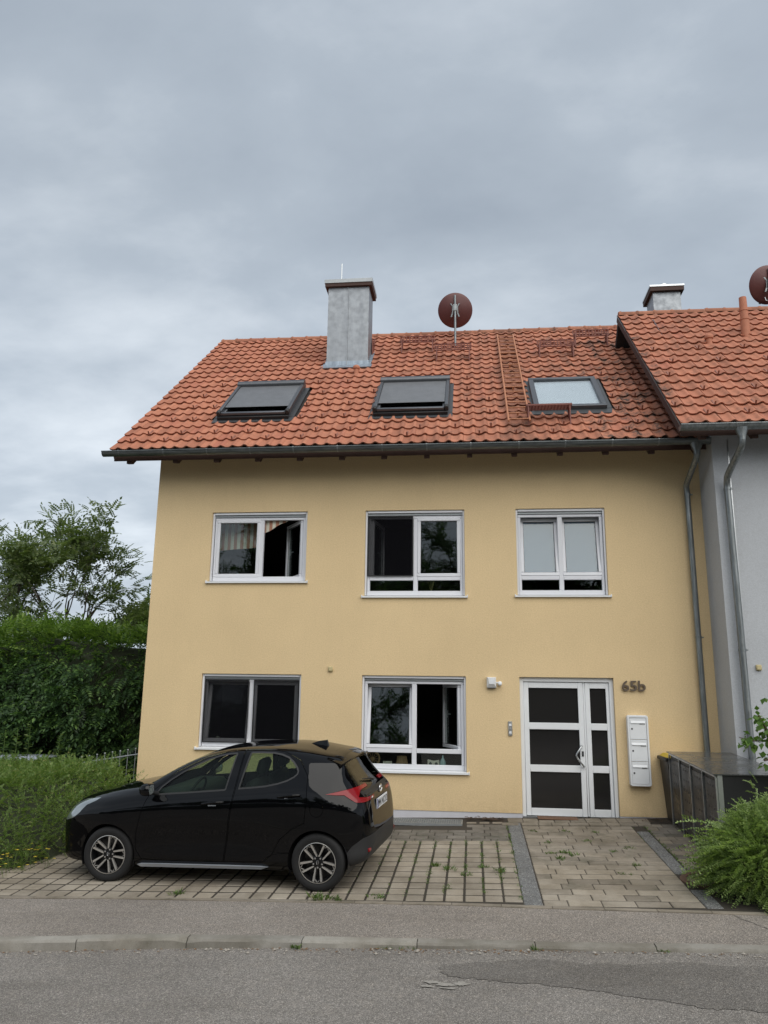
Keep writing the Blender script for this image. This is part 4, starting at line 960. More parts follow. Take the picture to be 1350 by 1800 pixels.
def rear_cut(poly, x0, x1):                  # polygon in (y,z), extruded along x
    mb = MB(); n = len(poly); v = [(x0, y, z) for y, z in poly]+[(x1, y, z) for y, z in poly]
    mb.add(v, [tuple(range(n)), tuple(range(2*n-1, n-1, -1))]+[(i, i+n, (i+1) % n+n, (i+1) % n) for i in range(n)]); return mb.mesh('cut', M_BLK)
def spline(pts, k=6, closed=True):
    P = [np.array(p, float) for p in pts]; n = len(P); out = []
    for i in range(n):
        p0, p1, p2, p3 = P[i-1], P[i], P[(i+1) % n], P[(i+2) % n]
        for j in range(k):
            t = j/k; out.append(tuple(.5*((2*p1)+(-p0+p2)*t+(2*p0-5*p1+4*p2-p3)*t*t+(-p0+3*p1-3*p2+p3)*t**3)))
    return out
def finish(name, me, mat, parent=None, off=0.):
    """smooth normals of the uncut skin on the outer faces"""
    me.materials.clear(); me.materials.append(mat); me.polygons.foreach_set('material_index', np.zeros(len(me.polygons), np.int32))
    vn = {}
    for v in me.vertices:
        n, d, fnm = skin_normal(v.co); vn[v.index] = (n, d)
    if off:
        for v in me.vertices: v.co = v.co-vn[v.index][0]*off
    me.shade_smooth(); cn = []
    for p in me.polygons:
        for li in p.loop_indices:
            n, d = vn[me.loops[li].vertex_index]
            cn.append(n if (d < .004 and p.normal.dot(n) > .6) else (-n if p.normal.dot(n) < -.6 else p.normal))
    me.normals_split_custom_set(cn)
    o = bpy.data.objects.new(name, me); o.parent = parent or car; COL.objects.link(o); return o
M_PAINT = Mat('black_car_paint', (.0020, .0020, .0026), .5, spec=0., coat=.72); M_PAINT.set('Coat Roughness', .012); M_PAINT.set('Coat IOR', 1.48); M_PAINT = M_PAINT.m
M_RED = Mat('red_lamp_lens', (.20, .005, .008), .15, spec=.4, coat=.0).m
M_LAMP = Mat('headlamp_lens', (.30, .33, .34), .08, .6, coat=1).m
M_CHROME = simple('chrome', (.75, .76, .78), .10, 1., var=.05)
M_RIM = simple('machined_alloy', (.58, .56, .53), .30, .7, var=.08)
M_RIMB = simple('black_alloy', (.010, .010, .011), .30, .3, var=.1)
M_TYRE = simple('tyre_rubber', (.010, .010, .0105), .8, var=.25, scale=30)
M_SEAT = simple('dark_seat_fabric', (.018, .018, .020), .9, var=.2)
M_DASH = simple('grey_dash', (.045, .050, .050), .6, var=.15)
M_SKIRT = simple('satin_side_strip', (.50, .54, .60), .3, .4, var=.04)
M_BUMP = simple('matt_black_bumper', (.020, .020, .021), .55, var=.15)
FW = [(1.345,.978),(1.80,1.010),(2.215,1.043),(2.228,1.052),(2.250,1.18),(2.292,1.418),(2.284,1.426),(2.20,1.420),(2.08,1.398),(1.94,1.356),(1.80,1.298),(1.64,1.218),(1.50,1.132),(1.40,1.055)]
RWn = [(2.400,1.062),(2.55,1.074),(2.72,1.092),(2.87,1.122),(2.98,1.155),(3.06,1.195),(3.092,1.225),(3.095,1.250),(3.075,1.285),(3.02,1.340),(2.95,1.388),(2.86,1.418),(2.76,1.434),(2.60,1.438),(2.480,1.436),(2.470,1.428),(2.435,1.25)]
FD = [(1.265,.99),(1.20,.80),(1.135,.55),(1.125,.38),(1.205,.265),(1.5,.255),(2.228,.265),(2.240,.37),(2.33,.95),(2.385,1.462),(2.20,1.455),(1.90,1.382),(1.55,1.222)]
RD = [(2.242,.265),(2.72,.285),(2.83,.375),(2.92,.53),(3.07,.65),(3.22,.72),(3.245,.95),(3.225,1.20),(3.10,1.36),(2.90,1.445),(2.70,1.468),(2.398,1.464),(2.345,.95),(2.254,.37)]
WA, WB, WR, WZ = .77, 3.365, .310, .300
def disc(cx, cz, r, y0, y1, n=40): return [(cx+r*math.cos(2*math.pi*k/n), cz+r*math.sin(2*math.pi*k/n)) for k in range(n)]
TL = [(3.455,1.022),(3.63,1.052),(3.763,1.072),(3.849,1.083),(3.94,1.080),(3.94,1.052),(3.85,1.050),(3.795,1.036),(3.805,.972),(3.88,.953),(3.94,.950),(3.94,.918),(3.86,.915),(3.790,.925),(3.716,.974),(3.663,1.008),(3.56,1.012)]
HL = [(.04,.655),(.09,.745),(.20,.835),(.34,.885),(.58,.915),(.53,.880),(.42,.835),(.34,.745),(.25,.685),(.12,.645)]
archF, archR = disc(WA, WZ, .347, 0, 0), disc(WB, WZ, .347, 0, 0)
BUMPR = [(3.62,.16),(3.66,.36),(3.75,.47),(3.86,.545),(4.1,.60),(4.1,.10)]
RG = [(-.50,1.335),(0,1.385),(.50,1.335),(.565,1.12),(.58,1.07),(0,1.035),(-.58,1.07),(-.565,1.12)]
WSg = [(-.52,1.40),(0,1.46),(.52,1.40),(.60,1.20),(.645,1.085),(0,1.10),(-.645,1.085),(-.60,1.20)]
FUEL = disc(3.365, .865, .078, 0, 0, 32)
c_fw, c_rw = side_cut(FW), side_cut(RWn)
c_fd, c_rd = side_cut(FD, .0035, .45), side_cut(RD, .0035, .45)
c_tl, c_hl = side_cut(TL, .003), side_cut(HL, .003)
c_aF, c_aR = side_cut(archF, 0, .50), side_cut(archR, 0, .50)
c_rg = rear_cut(RG, 3.45, 4.2); c_ws = rear_cut(WSg, .9, 1.98)
mbx = MB(); n_ = len(BUMPR); mbx.prism(BUMPR, -1.2, 1.2); c_bp = mbx.mesh('cut', M_BLK)
fl = MB(); fl.prism(grow(FUEL, .002), min(SIDE*.5, SIDE*1.2), max(SIDE*.5, SIDE*1.2)); c_fu = fl.mesh('cut', M_BLK)
body = boolean(SHELL, [c_fd, c_rd, c_fw, c_rw, c_aF, c_aR, c_tl, c_hl, c_rg, c_ws, c_bp, c_fu], 'DIFFERENCE')
finish('body', body, M_PAINT)
def piece(cut, minus=()):
    r = boolean(SHELL, [cut], 'INTERSECT')
    return boolean(r, list(minus), 'DIFFERENCE') if minus else r
def split_sides(me):
    """one mesh per side of the car"""
    out = []
    for s in (1, -1):
        bm = bmesh.new(); bm.from_mesh(me); bmesh.ops.delete(bm, geom=[v for v in bm.verts if v.co.y*s < 0], context='VERTS'); q = bpy.data.meshes.new('half'); bm.to_mesh(q); bm.free(); out.append(q)
    return out
fd = [finish('door', q, M_PAINT) for q in split_sides(piece(side_cut(FD, -.0025, .45), [c_fw, c_aF]))]
rd = [finish('door', q, M_PAINT) for q in split_sides(piece(side_cut(RD, -.0025, .45), [c_rw, c_aR]))]
for q in split_sides(piece(side_cut(FW, -.006))): finish('side_window', q, M_CGLASS, None, .006)
for q in split_sides(piece(side_cut(RWn, -.006))): finish('side_window', q, M_CGLASS, None, .006)
def ring(poly, d0, d1, y0=.30):
    return boolean(boolean(SHELL, [side_cut(poly, d1, y0)], 'INTERSECT'), [side_cut(poly, d0, y0)], 'DIFFERENCE')
for pl_ in (FW, RWn):
    for q in split_sides(ring(pl_, -.006, .011)): finish('window_trim', q, M_BUMP, None, -.0012)
for q in split_sides(piece(side_cut(TL, -.001))): finish('tail_light', q, M_RED, None, -.002)
for q in split_sides(piece(side_cut(HL, -.001))): finish('headlight', q, M_LAMP, None, -.001)
finish('rear_window', piece(rear_cut([(y*.985, z) for y, z in RG], 3.45, 4.2)), M_CGLASS2, None, .003)
finish('windscreen', piece(rear_cut(WSg, .9, 1.975)), M_CGLASS, None, .003)
finish('rear_bumper', piece(c_bp, [c_aR]), M_BUMP)
fu = MB(); fu.prism(grow(FUEL, -.002), min(SIDE*.5, SIDE*1.2), max(SIDE*.5, SIDE*1.2)); finish('fuel_flap', piece(fu.mesh('cut', M_BLK)), M_PAINT)
def carpart(mb, name, mat, parent=None, smooth=40):
    o = bpy.data.objects.new(name, mb.mesh(name, mat, smooth)); o.parent = parent or car; COL.objects.link(o); return o
# wheel housings, floor
for cx in (WA, WB):
    for s in (1, -1):
        mb = MB(); n = 24; v = []
        for yy in (.46, .83):
            for k in range(n+1): t = math.pi*(-.12+1.24*k/n); v.append((cx+.350*math.cos(t), s*yy, WZ+.350*math.sin(t)))
        mb.add(v, [(k, k+1, n+2+k, n+1+k) for k in range(n)]); mb.add(v[:n+1], [tuple(range(n+1))]); carpart(mb, 'wheel_housing', M_BLK)
mb = MB(); mb.box((.30,-.68,.20),(3.70,.68,.24)); mb.box((1.0,-.78,.19),(2.95,.78,.23)); carpart(mb, 'underbody', M_BLK, None, None)
# side strip, handles, mirrors, fin, spoiler
for s in (1, -1):
    mb = MB(); y = .842
    v = [(1.14,s*(y-.035),.198),(1.20,s*(y+.004),.215),(2.70,s*(y+.008),.238),(2.78,s*(y-.02),.230),(2.70,s*(y-.01),.205),(1.20,s*(y-.018),.178)]
    mb.add(v+[(a, b-s*.05, c) for a, b, c in v], [tuple(range(6)), tuple(range(11, 5, -1))]+[(i, (i+1) % 6, (i+1) % 6+6, i+6) for i in range(6)]); carpart(mb, 'sill_strip', M_SKIRT, None, 20)
    for dx, dz, dr in ((1.955,.893,fd), (2.895,.990,rd)):
        d = next(o for o in dr if (o.data.vertices[0].co.y > 0) == (s > 0)) if len(dr) > 1 else dr[0]
        loc = BV.ray_cast(Vector((dx+.13, s*1.5, dz)), Vector((0, -s, 0)))[0]; y = abs(loc.y) if loc else .84
        mb = MB(); mb.tube([(dx,s*(y-.004),dz-.006),(dx+.02,s*(y+.022),dz+.002),(dx+.09,s*(y+.034),dz+.013),(dx+.19,s*(y+.034),dz+.022),(dx+.255,s*(y+.022),dz+.024),(dx+.275,s*(y-.006),dz+.022)], [.010,.013,.014,.014,.014,.010], 10); carpart(mb, 'handle', M_PAINT, d, 60)
        mb = MB(); v = [(dx+.135, s*(y+.003), dz-.020)]
        cup = [(dx+.135+.052*math.cos(math.pi*(1+k/8)), s*(y+.004), dz-.012+.040*math.sin(math.pi*(1+k/8))) for k in range(9)]
        mb.add([(q[0], q[1], q[2]) for q in cup], [tuple(range(9))]); carpart(mb, 'handle_cup', M_SKIRT, d, None)
    mb = MB(); Mm = T(1.31, s*.93, 1.055) @ RZ(-s*.15)
    prof = []; nseg = 12
    v = []; fs2 = []
    for i, (xx, sy, sz) in enumerate(((-.085,.25,.30),(-.070,.62,.62),(-.035,.92,.92),(.01,1,1),(.045,.98,.97),(.055,.90,.90))):
        for k in range(nseg):
            t = 2*math.pi*k/nseg; ce, se = math.cos(t), math.sin(t); sq = lambda a: math.copysign(abs(a)**.65, a)
            v.append((xx, .105*sy*sq(ce), .070*sz*sq(se)))
    fs2 = [(i*nseg+k, i*nseg+(k+1) % nseg, (i+1)*nseg+(k+1) % nseg, (i+1)*nseg+k) for i in range(5) for k in range(nseg)]+[tuple(range(nseg))]
    mb.add(v, fs2, 0, Mm); mb.add([(.052, *(a[1:])) for a in v[-nseg:]], [tuple(range(nseg))], 0, Mm)
    mi = carpart(mb, 'door_mirror', M_PAINT, None, 50)
    mb = MB(); mb.tube([(1.36,s*.775,.985),(1.34,s*.84,1.005),(1.33,s*.90,1.02)], [.028,.024,.022], 8); carpart(mb, 'mirror_arm', M_BLK, mi, 60)
    gl_ = MB(); gl_.add([(.0545, a[1]*.86, a[2]*.86) for a in v[-nseg:]], [tuple(range(nseg))], 0, Mm); carpart(gl_, 'mirror_glass', M_LAMP, mi, None)
mb = MB(); zf = 1.468
v = [(3.02,0,zf+.018),(3.16,.030,zf-.002),(3.16,-.030,zf-.002),(3.25,.034,zf-.022),(3.25,-.034,zf-.022),(3.235,.010,zf+.062),(3.235,-.010,zf+.062),(3.13,.008,zf+.050),(3.13,-.008,zf+.050)]
mb.add(v, [(0,1,7),(0,8,2),(0,7,8),(1,3,5,7),(2,8,6,4),(5,6,8,7),(3,4,6,5)]); carpart(mb, 'antenna_fin', M_PAINT, None, 50)
mb = MB(); yy = np.linspace(-.60, .60, 13); v = []
for y in yy:
    k = (abs(y)/.60)**3; zc = float(ZT(3.45))-.004-.055*(abs(y)/.6)**2
    v += [(3.40, y*.93, zc+.012), (3.60-.05*k, y*.96, zc-.032-.012*k), (3.665-.08*k, y, zc-.040-.010*k), (3.660-.08*k, y, zc-.058-.012*k), (3.54-.03*k, y*.94, zc-.085-.05*k), (3.44, y*.9, zc-.05)]
mb.add(v, [(i*6+j, i*6+(j+1) % 6, (i+1)*6+(j+1) % 6, (i+1)*6+j) for i in range(12) for j in range(6)]+[tuple(range(6)), tuple(72+j for j in range(6))[::-1]]); carpart(mb, 'roof_spoiler', M_PAINT, None, 50)
# tailgate furniture
def rear_x(y, z):
    h = BV.ray_cast(Vector((5, y, z)), Vector((-1, 0, 0)))[0]; return h.x if h else 3.9
def on_rear(y0, y1, z0, z1, out_, mat, name, n=10):
    mb = MB(); v = []
    for i in range(n+1):
        y = y0+(y1-y0)*i/n
        for z in (z0, (z0+z1)/2, z1): v.append((rear_x(y, z)+out_, y, z))
    mb.add(v, [(i*3+j, (i+1)*3+j, (i+1)*3+j+1, i*3+j+1) for i in range(n) for j in range(2)]); return carpart(mb, name, mat, None, 60)
on_rear(-.60, .60, .965, 1.02, .003, M_BLK, 'lamp_bar', 16)
sgn = SIDE
M_PLATE = simple('white_plate', (.72, .74, .76), .4, var=.02); M_BLUE = simple('plate_blue', (.01, .03, .22), .4, var=0); M_INK = simple('black_ink', (.01, .01, .01), .5, var=0)
px = rear_x(0, .83)+.012; plate = MB(); plate.cbox((px-.006,-.26,.775),(px+.004,.26,.888), .003); plate = carpart(plate, 'licence_plate', M_PLATE, None, None)
# the street side is to the left of someone behind the car, so the plate is read from -x: left edge lies at +SIDE
mb = MB(); a, b = sorted((sgn*.258, sgn*.215)); mb.box((px+.0042,a,.777),(px+.0052,b,.886)); carpart(mb, 'plate_band', M_BLUE, plate, None)
def text_mesh(body, size, extrude):
    cu = bpy.data.curves.new('t', 'FONT'); cu.body = body; cu.size = size; cu.extrude = extrude; cu.align_x = 'LEFT'; cu.align_y = 'BOTTOM'; cu.resolution_u = 3
    o = bpy.data.objects.new('t', cu); COL.objects.link(o); dg = bpy.context.evaluated_depsgraph_get(); me = bpy.data.meshes.new_from_object(o.evaluated_get(dg)); bpy.data.objects.remove(o); return me
tm = text_mesh('MN NI 212', .105, .001); me = tm
co = np.array([v.co for v in me.vertices]); w_ = co[:,0].max()-co[:,0].min(); h_ = co[:,1].max()-co[:,1].min(); co[:,0] -= co[:,0].min(); co[:,1] -= co[:,1].min()
new = np.stack([px+.0055+co[:,2], sgn*(.205-co[:,0]/w_*.445), .792+co[:,1]/h_*.078], 1); me.vertices.foreach_set('co', new.astype(np.float32).ravel()); me.materials.clear(); me.materials.append(M_INK); o = bpy.data.objects.new('plate_lettering', me); o.parent = plate; COL.objects.link(o)
def emblem(M, s=1.):
    mb = MB()
    def el(rx, rz, cz, t): mb.tube([(.0, rx*math.cos(2*math.pi*k/28), cz+rz*math.sin(2*math.pi*k/28)) for k in range(29)], t, 6, 0, False, M)
    el(.062*s, .042*s, 0, .0055*s); el(.018*s, .034*s, -.004*s, .0042*s); el(.040*s, .014*s, .018*s, .0042*s); return mb
carpart(emblem(T(rear_x(0,.965)+.012, 0, .975)), 'emblem', M_CHROME, None, 60)
mb = MB(); ex_ = rear_x(sgn*.42, .93); mb.tube([(ex_+.006, sgn*.47, .93),(ex_+.008, sgn*.45,.945),(ex_+.008, sgn*.43,.928),(ex_+.008, sgn*.41,.946),(ex_+.008,sgn*.385,.93)], .006, 6); carpart(mb, 'model_badge', M_CHROME, None, 60)
mb = MB(); z = 1.10; mb.tube([(rear_x(0,1.075)+.02,0,1.075),(rear_x(.12,1.10)+.03,sgn*.12,1.10),(rear_x(.3,1.12)+.02,sgn*.34,1.125)], [.014,.012,.006], 8); carpart(mb, 'rear_wiper', M_BLK, None, 60)
for s in (1, -1):
    xr = rear_x(s*.60, .40); mb = MB(); mb.cbox((xr-.02,s*.60-.05,.385),(xr+.006,s*.60+.05,.425), .006); carpart(mb, 'reflector', M_RED, None, 40)
# wheels
def wheel_meshes():
    ty = MB(); ty.lathe([(.212,-.085),(.240,-.098),(.275,-.102),(.298,-.088),(.309,-.060),(.310,0),(.309,.060),(.298,.088),(.275,.102),(.240,.098),(.212,.085)], 56)
    rim = MB(); rim.lathe([(.214,-.086),(.214,.086),(.205,.092),(.200,.080),(.190,.060),(.186,-.02),(.05,-.03),(.001,-.03)], 56)
    lip = MB(); lip.lathe([(.2145,.084),(.2140,.0915),(.2080,.0935),(.2050,.088)], 56)
    sp = MB()
    for k in range(5):
        a0 = 2*math.pi*k/5+.30
        for sg in (-1, 1):
            def P(r, a, z): return (r*math.cos(a), r*math.sin(a), z)
            ai, ao = a0+sg*.16, a0+sg*.40
            q = [P(.056,ai-.13,.066), P(.056,ai+.13,.066), P(.206,ao+.055,.084), P(.206,ao-.055,.084)]
            sp.add(q+[(x, y, z-.03) for x, y, z in q], [(0,1,2,3),(0,4,5,1),(1,5,6,2),(2,6,7,3),(3,7,4,0)], 0 if sg > 0 else 0)
            q2 = [P(.165,ao-sg*.02,.080), P(.172,ao+sg*.03,.080), P(.207,ao+sg*.26,.085), P(.207,ao+sg*.20,.085)]
            sp.add(q2+[(x, y, z-.02) for x, y, z in q2], [(0,1,2,3),(0,4,5,1),(1,5,6,2),(2,6,7,3),(3,7,4,0)])
    hub = MB(); hub.lathe([(.075,.03),(.075,.062),(.060,.068),(.032,.068),(.030,.074),(.001,.075)], 30)
    for k in range(5): t = 2*math.pi*k/5+.93; hub.lathe([(.010,.055),(.010,.072),(.001,.073)], 10, 1, T(.052*math.cos(t), .052*math.sin(t), 0))
    cap = MB(); cap.lathe([(.0245,.0755),(.022,.0775),(.001,.078)], 24)
    return ty.mesh('tyre', M_TYRE, 40), rim.mesh('rim', M_RIMB, 40), lip.mesh('rim_lip', M_RIM, 40), sp.mesh('spokes', M_RIM, 30), hub.mesh('hub', [M_RIMB, M_CHROME], 40), emblem(T(0,0,.079) @ RY(-math.pi/2), .34).mesh('hub_emblem', M_CHROME, 60)
WM = wheel_meshes()
for cx in (WA, WB):
    for s in (1, -1):
        wl = bpy.data.objects.new('wheel', None); wl.empty_display_size = .2; wl.parent = car; COL.objects.link(wl); wl.location = (cx, s*.755, WZ)
        st = 0.10 if cx == WA else 0
        wl.rotation_euler = (Matrix.Rotation(st*1.0, 3, 'Z') @ Matrix.Rotation(-s*math.pi/2, 3, 'X') @ Matrix.Rotation(.35 if cx == WA else 0., 3, 'Z')).to_euler()
        for nm, me in zip(('tyre', 'rim', 'rim_lip', 'spokes', 'hub', 'hub_emblem'), WM):
            o = bpy.data.objects.new(nm, me); o.parent = wl; COL.objects.link(o)
# cabin
def seat(x, y, w, rear=False):
    mb = MB(); mb.cbox((x,y-w/2,.42),(x+.50,y+w/2,.60), .05)
    Mb = T(x+.47, y, .56) @ RY(rad(18)); mb.cbox((-.06,-w/2,-.02),(.09,w/2,.60), .06, 0, Mb)
    if not rear:
        mb.cbox((-.03,-.13,.645),(.07,.13,.845), .04, 0, Mb); mb.box((-.0,-.07,.60),(.02,-.05,.65), 0, Mb); mb.box((-.0,.05,.60),(.02,.07,.65), 0, Mb)
    carpart(mb, 'seat', M_SEAT, None, 60)
for y in (.36, -.36): seat(1.82, y, .50)
seat(2.62, 0, 1.25, True)
mb = MB()
for y in (.42, -.42): mb.cbox((3.12,y-.12,1.08),(3.19,y+.12,1.26), .04)
carpart(mb, 'rear_headrest', M_SEAT, None, 60)
mb = MB(); mb.cbox((1.18,-.70,.70),(1.62,.70,.985), .06); carpart(mb, 'dashboard', M_DASH, None, 60)
mb = MB(); Ms = T(1.66, sgn*.36, .945) @ RY(rad(-62)); mb.tube([(.185*math.cos(2*math.pi*k/32), .185*math.sin(2*math.pi*k/32), 0) for k in range(33)], .015, 8, 0, False, Ms)
mb.cbox((-.06,-.07,-.03),(.06,.07,.01), .02, 0, Ms); mb.box((-.015,-.18,-.012),(.015,.18,.0), 0, Ms); mb.tube([(1.45,sgn*.36,.86),(1.64,sgn*.36,.94)], .03, 8); carpart(mb, 'steering_wheel', M_BLK, None, 60)
mb = MB(); mb.cbox((3.15,-.60,.80),(3.62,.60,.84), .01); carpart(mb, 'parcel_shelf', M_SEAT, None, None)
bmk.free()
# ------------------------------------------------------------------ things on the walls and roofs
M_DISH = simple('red_brown_dish', (.105, .030, .027), .5, var=.15, scale=5)
def dish(name, label, cx, cy, cz, r, mast, tilt=22, turn=6, cable=False):
    d = thing(name, label, 'satellite dish', (cx, cy, mast))
    Md = T(cx, cy+.16, cz) @ RZ(rad(turn)) @ RX(rad(-90+tilt))     # dish axis looks away from the street and up
    mb = MB(); mb.lathe([(.001,-.105),(r*.3,-.096),(r*.6,-.066),(r*.85,-.026),(r*.97,.0),(r,.006),(r*1.008,.001),(r*.985,-.010),(r*.85,-.034),(r*.6,-.074),(r*.3,-.104),(.001,-.113)], 44, 0, Md); mb.build('reflector', M_DISH, d, 50)
    mb = MB(); mb.tube([(cx,cy-.03,mast),(cx,cy-.03,cz+.30)], .026, 12); mb.build('mast', M_PIPE, d, 50)
    mb = MB(); mb.cbox((cx-.045,cy-.065,cz-.12),(cx+.045,cy+.02,cz+.06), .008); mb.build('clamp', M_PIPE, d, 40)
    mb = MB(); M2 = T(cx, cy, cz-.03) @ RX(rad(tilt*.3))
    for s in (-1, 1): mb.add([(s*.11,.01,-.20),(s*.075,.01,-.10),(s*.070,.01,.06),(s*.12,.01,.13),(s*.085,.01,.13),(s*.045,.01,.06),(s*.045,.01,-.10),(s*.075,.01,-.20)]+[(s*.11,.03,-.20),(s*.075,.03,-.10),(s*.070,.03,.06),(s*.12,.03,.13),(s*.085,.03,.13),(s*.045,.03,.06),(s*.045,.03,-.10),(s*.075,.03,-.20)],
        [tuple(range(8)), tuple(range(15, 7, -1))]+[(i, (i+1) % 8, (i+1) % 8+8, i+8) for i in range(8)], 0, M2)
    mb.build('rear_bracket', M_PIPE, d)
    mb = MB(); mb.tube([(cx,cy+.10,cz-r*.9),(cx,cy+.55,cz-r*.45)], .014, 8); mb.cbox((cx-.03,cy+.50,cz-r*.5),(cx+.03,cy+.66,cz-r*.3), .01); mb.build('feed_arm', M_GALV, d, 40)
    if cable:
        mb = MB(); mb.tube([(cx-.13,cy,cz-r*.9),(cx-.12,cy-.02,cz-r*1.1),(cx-.06,cy-.02,cz-r*1.13),(cx-.03,cy-.02,cz-r*.85)], .008, 6); mb.build('cable', M_WHITE, d, 60)
    return d
dish('satellite_dish', 'round dark red satellite dish on a mast above the yellow house ridge', -.335, 3.86, 10.955, .415, 9.85)
dish('satellite_dish', 'round dark red satellite dish cut off by the right picture edge', 6.55, 2.95, 10.80, .42, 9.9, 20, 14, True)
lamp = thing('wall_lamp', 'white wall lamp with pyramid front and motion sensor left of door', 'lamp', (.30, 0, 2.1))
mb = MB(); x0, x1, z0, z1, y = .218, .372, 2.02, 2.19, -.105
mb.add([(x0,0,z0),(x1,0,z0),(x1,0,z1),(x0,0,z1),(x0,-.06,z0),(x1,-.06,z0),(x1,-.06,z1),(x0,-.06,z1),(x0+.035,y,z0+.06),(x1-.035,y,z0+.06),(x1-.02,y,z1-.012),(x0+.02,y,z1-.012)],
       [(0,1,5,4),(1,2,6,5),(2,3,7,6),(3,0,4,7),(4,5,9,8),(5,6,10,9),(6,7,11,10),(7,4,8,11),(8,9,10,11)]); mb.build('housing', M_WHITE, lamp)
mb = MB(); mb.add([(x0+.015,-.055,z0-.012),(x1-.015,-.055,z0-.012),(x1-.015,-.012,z0-.012),(x0+.015,-.012,z0-.012),(x0+.015,-.055,z0+.02),(x1-.015,-.055,z0+.02),(x1-.015,-.012,z0+.02),(x0+.015,-.012,z0+.02)], [(0,3,2,1),(0,1,5,4),(1,2,6,5),(2,3,7,6),(3,0,4,7)]); mb.build('diffuser', M_DGREY, lamp)
mb = MB(); mb.tube([(.372,-.035,2.10),(.405,-.05,2.10)], .012, 8); mb.lathe([(.001,-.05),(.026,-.045),(.034,-.02),(.034,.025),(.022,.035),(.001,.036)], 18, 0, T(.432,-.065,2.085) @ RX(rad(70))); mb.build('motion_sensor', M_WHITE, lamp, 50)
ic = thing('door_intercom', 'slim grey door intercom panel on the wall left of the door', 'intercom', (.588, 0, 1.36))
mb = MB(); mb.cbox((.555,-.026,1.252),(.622,-.001,1.482), .006); mb.build('panel', M_ALU, ic, 40)
for z in (1.405, 1.285):
    mb = MB(); mb.cbox((.568,-.031,z),(.609,-.0262,z+.038), .003); mb.build('name_plate', M_WHITE, ic)
mb = MB(); mb.lathe([(.001,.006),(.010,.005),(.012,0)], 14, 0, T(.588,-.0262,1.365) @ RX(rad(90))); mb.build('button', M_STRAP, ic, 50)
hn = thing('house_number', 'bronze house number 65b on the yellow wall above the mailboxes', 'house number', (2.6, -.01, 2.07))
M_BRONZE = simple('bronze_numeral', (.125, .095, .072), .5, .35, var=.2, scale=20)
def glyph(ch, x0, w, z0, h, name):
    cu = bpy.data.curves.new('t', 'FONT'); cu.body = ch; cu.size = 1; cu.extrude = .06; cu.offset = .012; cu.resolution_u = 8; cu.align_y = 'BOTTOM_BASELINE'
    o = bpy.data.objects.new('t', cu); COL.objects.link(o); dg = bpy.context.evaluated_depsgraph_get(); me = bpy.data.meshes.new_from_object(o.evaluated_get(dg)); bpy.data.objects.remove(o)
    c = np.array([v.co for v in me.vertices]); lo, hi = c.min(0), c.max(0); q = (c-lo)/(hi-lo)
    me.vertices.foreach_set('co', np.stack([x0+q[:,0]*w, -.018-.022*q[:,2], z0+q[:,1]*h], 1).astype(np.float32).ravel()); me.materials.clear(); me.materials.append(M_BRONZE); link(bpy.data.objects.new(name, me), hn)
glyph('6', 2.412, .112, 1.992, .168, 'digit'); glyph('5', 2.537, .112, 1.992, .165, 'digit'); glyph('b', 2.668, .118, 1.992, .168, 'letter')
mbx_ = thing('mailbox_unit', 'tall white unit of three mailboxes on the wall right of door', 'mailbox', (2.61, 0, .52))
X0, X1, Z0, Z1, D_ = 2.450, 2.778, .522, 1.612, .115
def rrect(x0, x1, z0, z1, r, n=5):
    p = []
    for cx, cz, a in ((x1-r,z1-r,0),(x0+r,z1-r,90),(x0+r,z0+r,180),(x1-r,z0+r,270)):
        for k in range(n+1): t = rad(a+90*k/n); p.append((cx+r*math.cos(t), cz+r*math.sin(t)))
    return p
mb = MB(); o_, i_ = rrect(X0, X1, Z0, Z1, .035), rrect(X0+.030, X1-.030, Z0+.034, Z1-.034, .012); n = len(o_)
b2 = rrect(X0+.006, X1-.006, Z0+.006, Z1-.006, .03)
v = [(x, 0, z) for x, z in o_]+[(x, -D_+.008, z) for x, z in o_]+[(x, -D_, z) for x, z in b2]+[(x, -D_, z) for x, z in i_]+[(x, -D_+.022, z) for x, z in i_]
mb.add(v, [(j*n+k, j*n+(k+1) % n, (j+1)*n+(k+1) % n, (j+1)*n+k) for j in range(4) for k in range(n)]); mb.build('casing', M_WHITE, mbx_, 35)
hh = (Z1-Z0-.072)/3
for k in range(3):
    z = Z0+.036+hh*k; bx = part('mailbox', mbx_); a, b = X0+.034, X1-.034
    mb = MB(); mb.cbox((a,-D_+.010,z+.003),(b,-D_+.024,z+hh-.003), .003); mb.build('door', M_WHITE, bx)
    mb = MB(); mb.add([(a+.02,-D_+.0095,z+hh-.078),(b-.02,-D_+.0095,z+hh-.078),(b-.02,-D_-.006,z+hh-.086),(a+.02,-D_-.006,z+hh-.086),(a+.02,-D_+.0095,z+hh-.050),(b-.02,-D_+.0095,z+hh-.050)], [(0,1,2,3),(3,2,5,4),(0,3,4),(1,5,2)]); mb.build('flap', M_WHITE, bx)
    mb = MB(); mb.cbox((b-.105,-D_+.005,z+hh-.108),(b-.020,-D_+.0098,z+hh-.088), .002); mb.build('name_plate', M_ALU, bx)
    mb = MB(); mb.lathe([(.001,.008),(.012,.007),(.0145,0)], 16, 0, T(a+.035,-D_+.0098,z+hh-.175) @ RX(rad(90))); mb.build('lock', M_BLK, bx, 50)
M_YBOX = simple('yellow_plastic_cap', (.52, .44, .24), .5, var=.05)
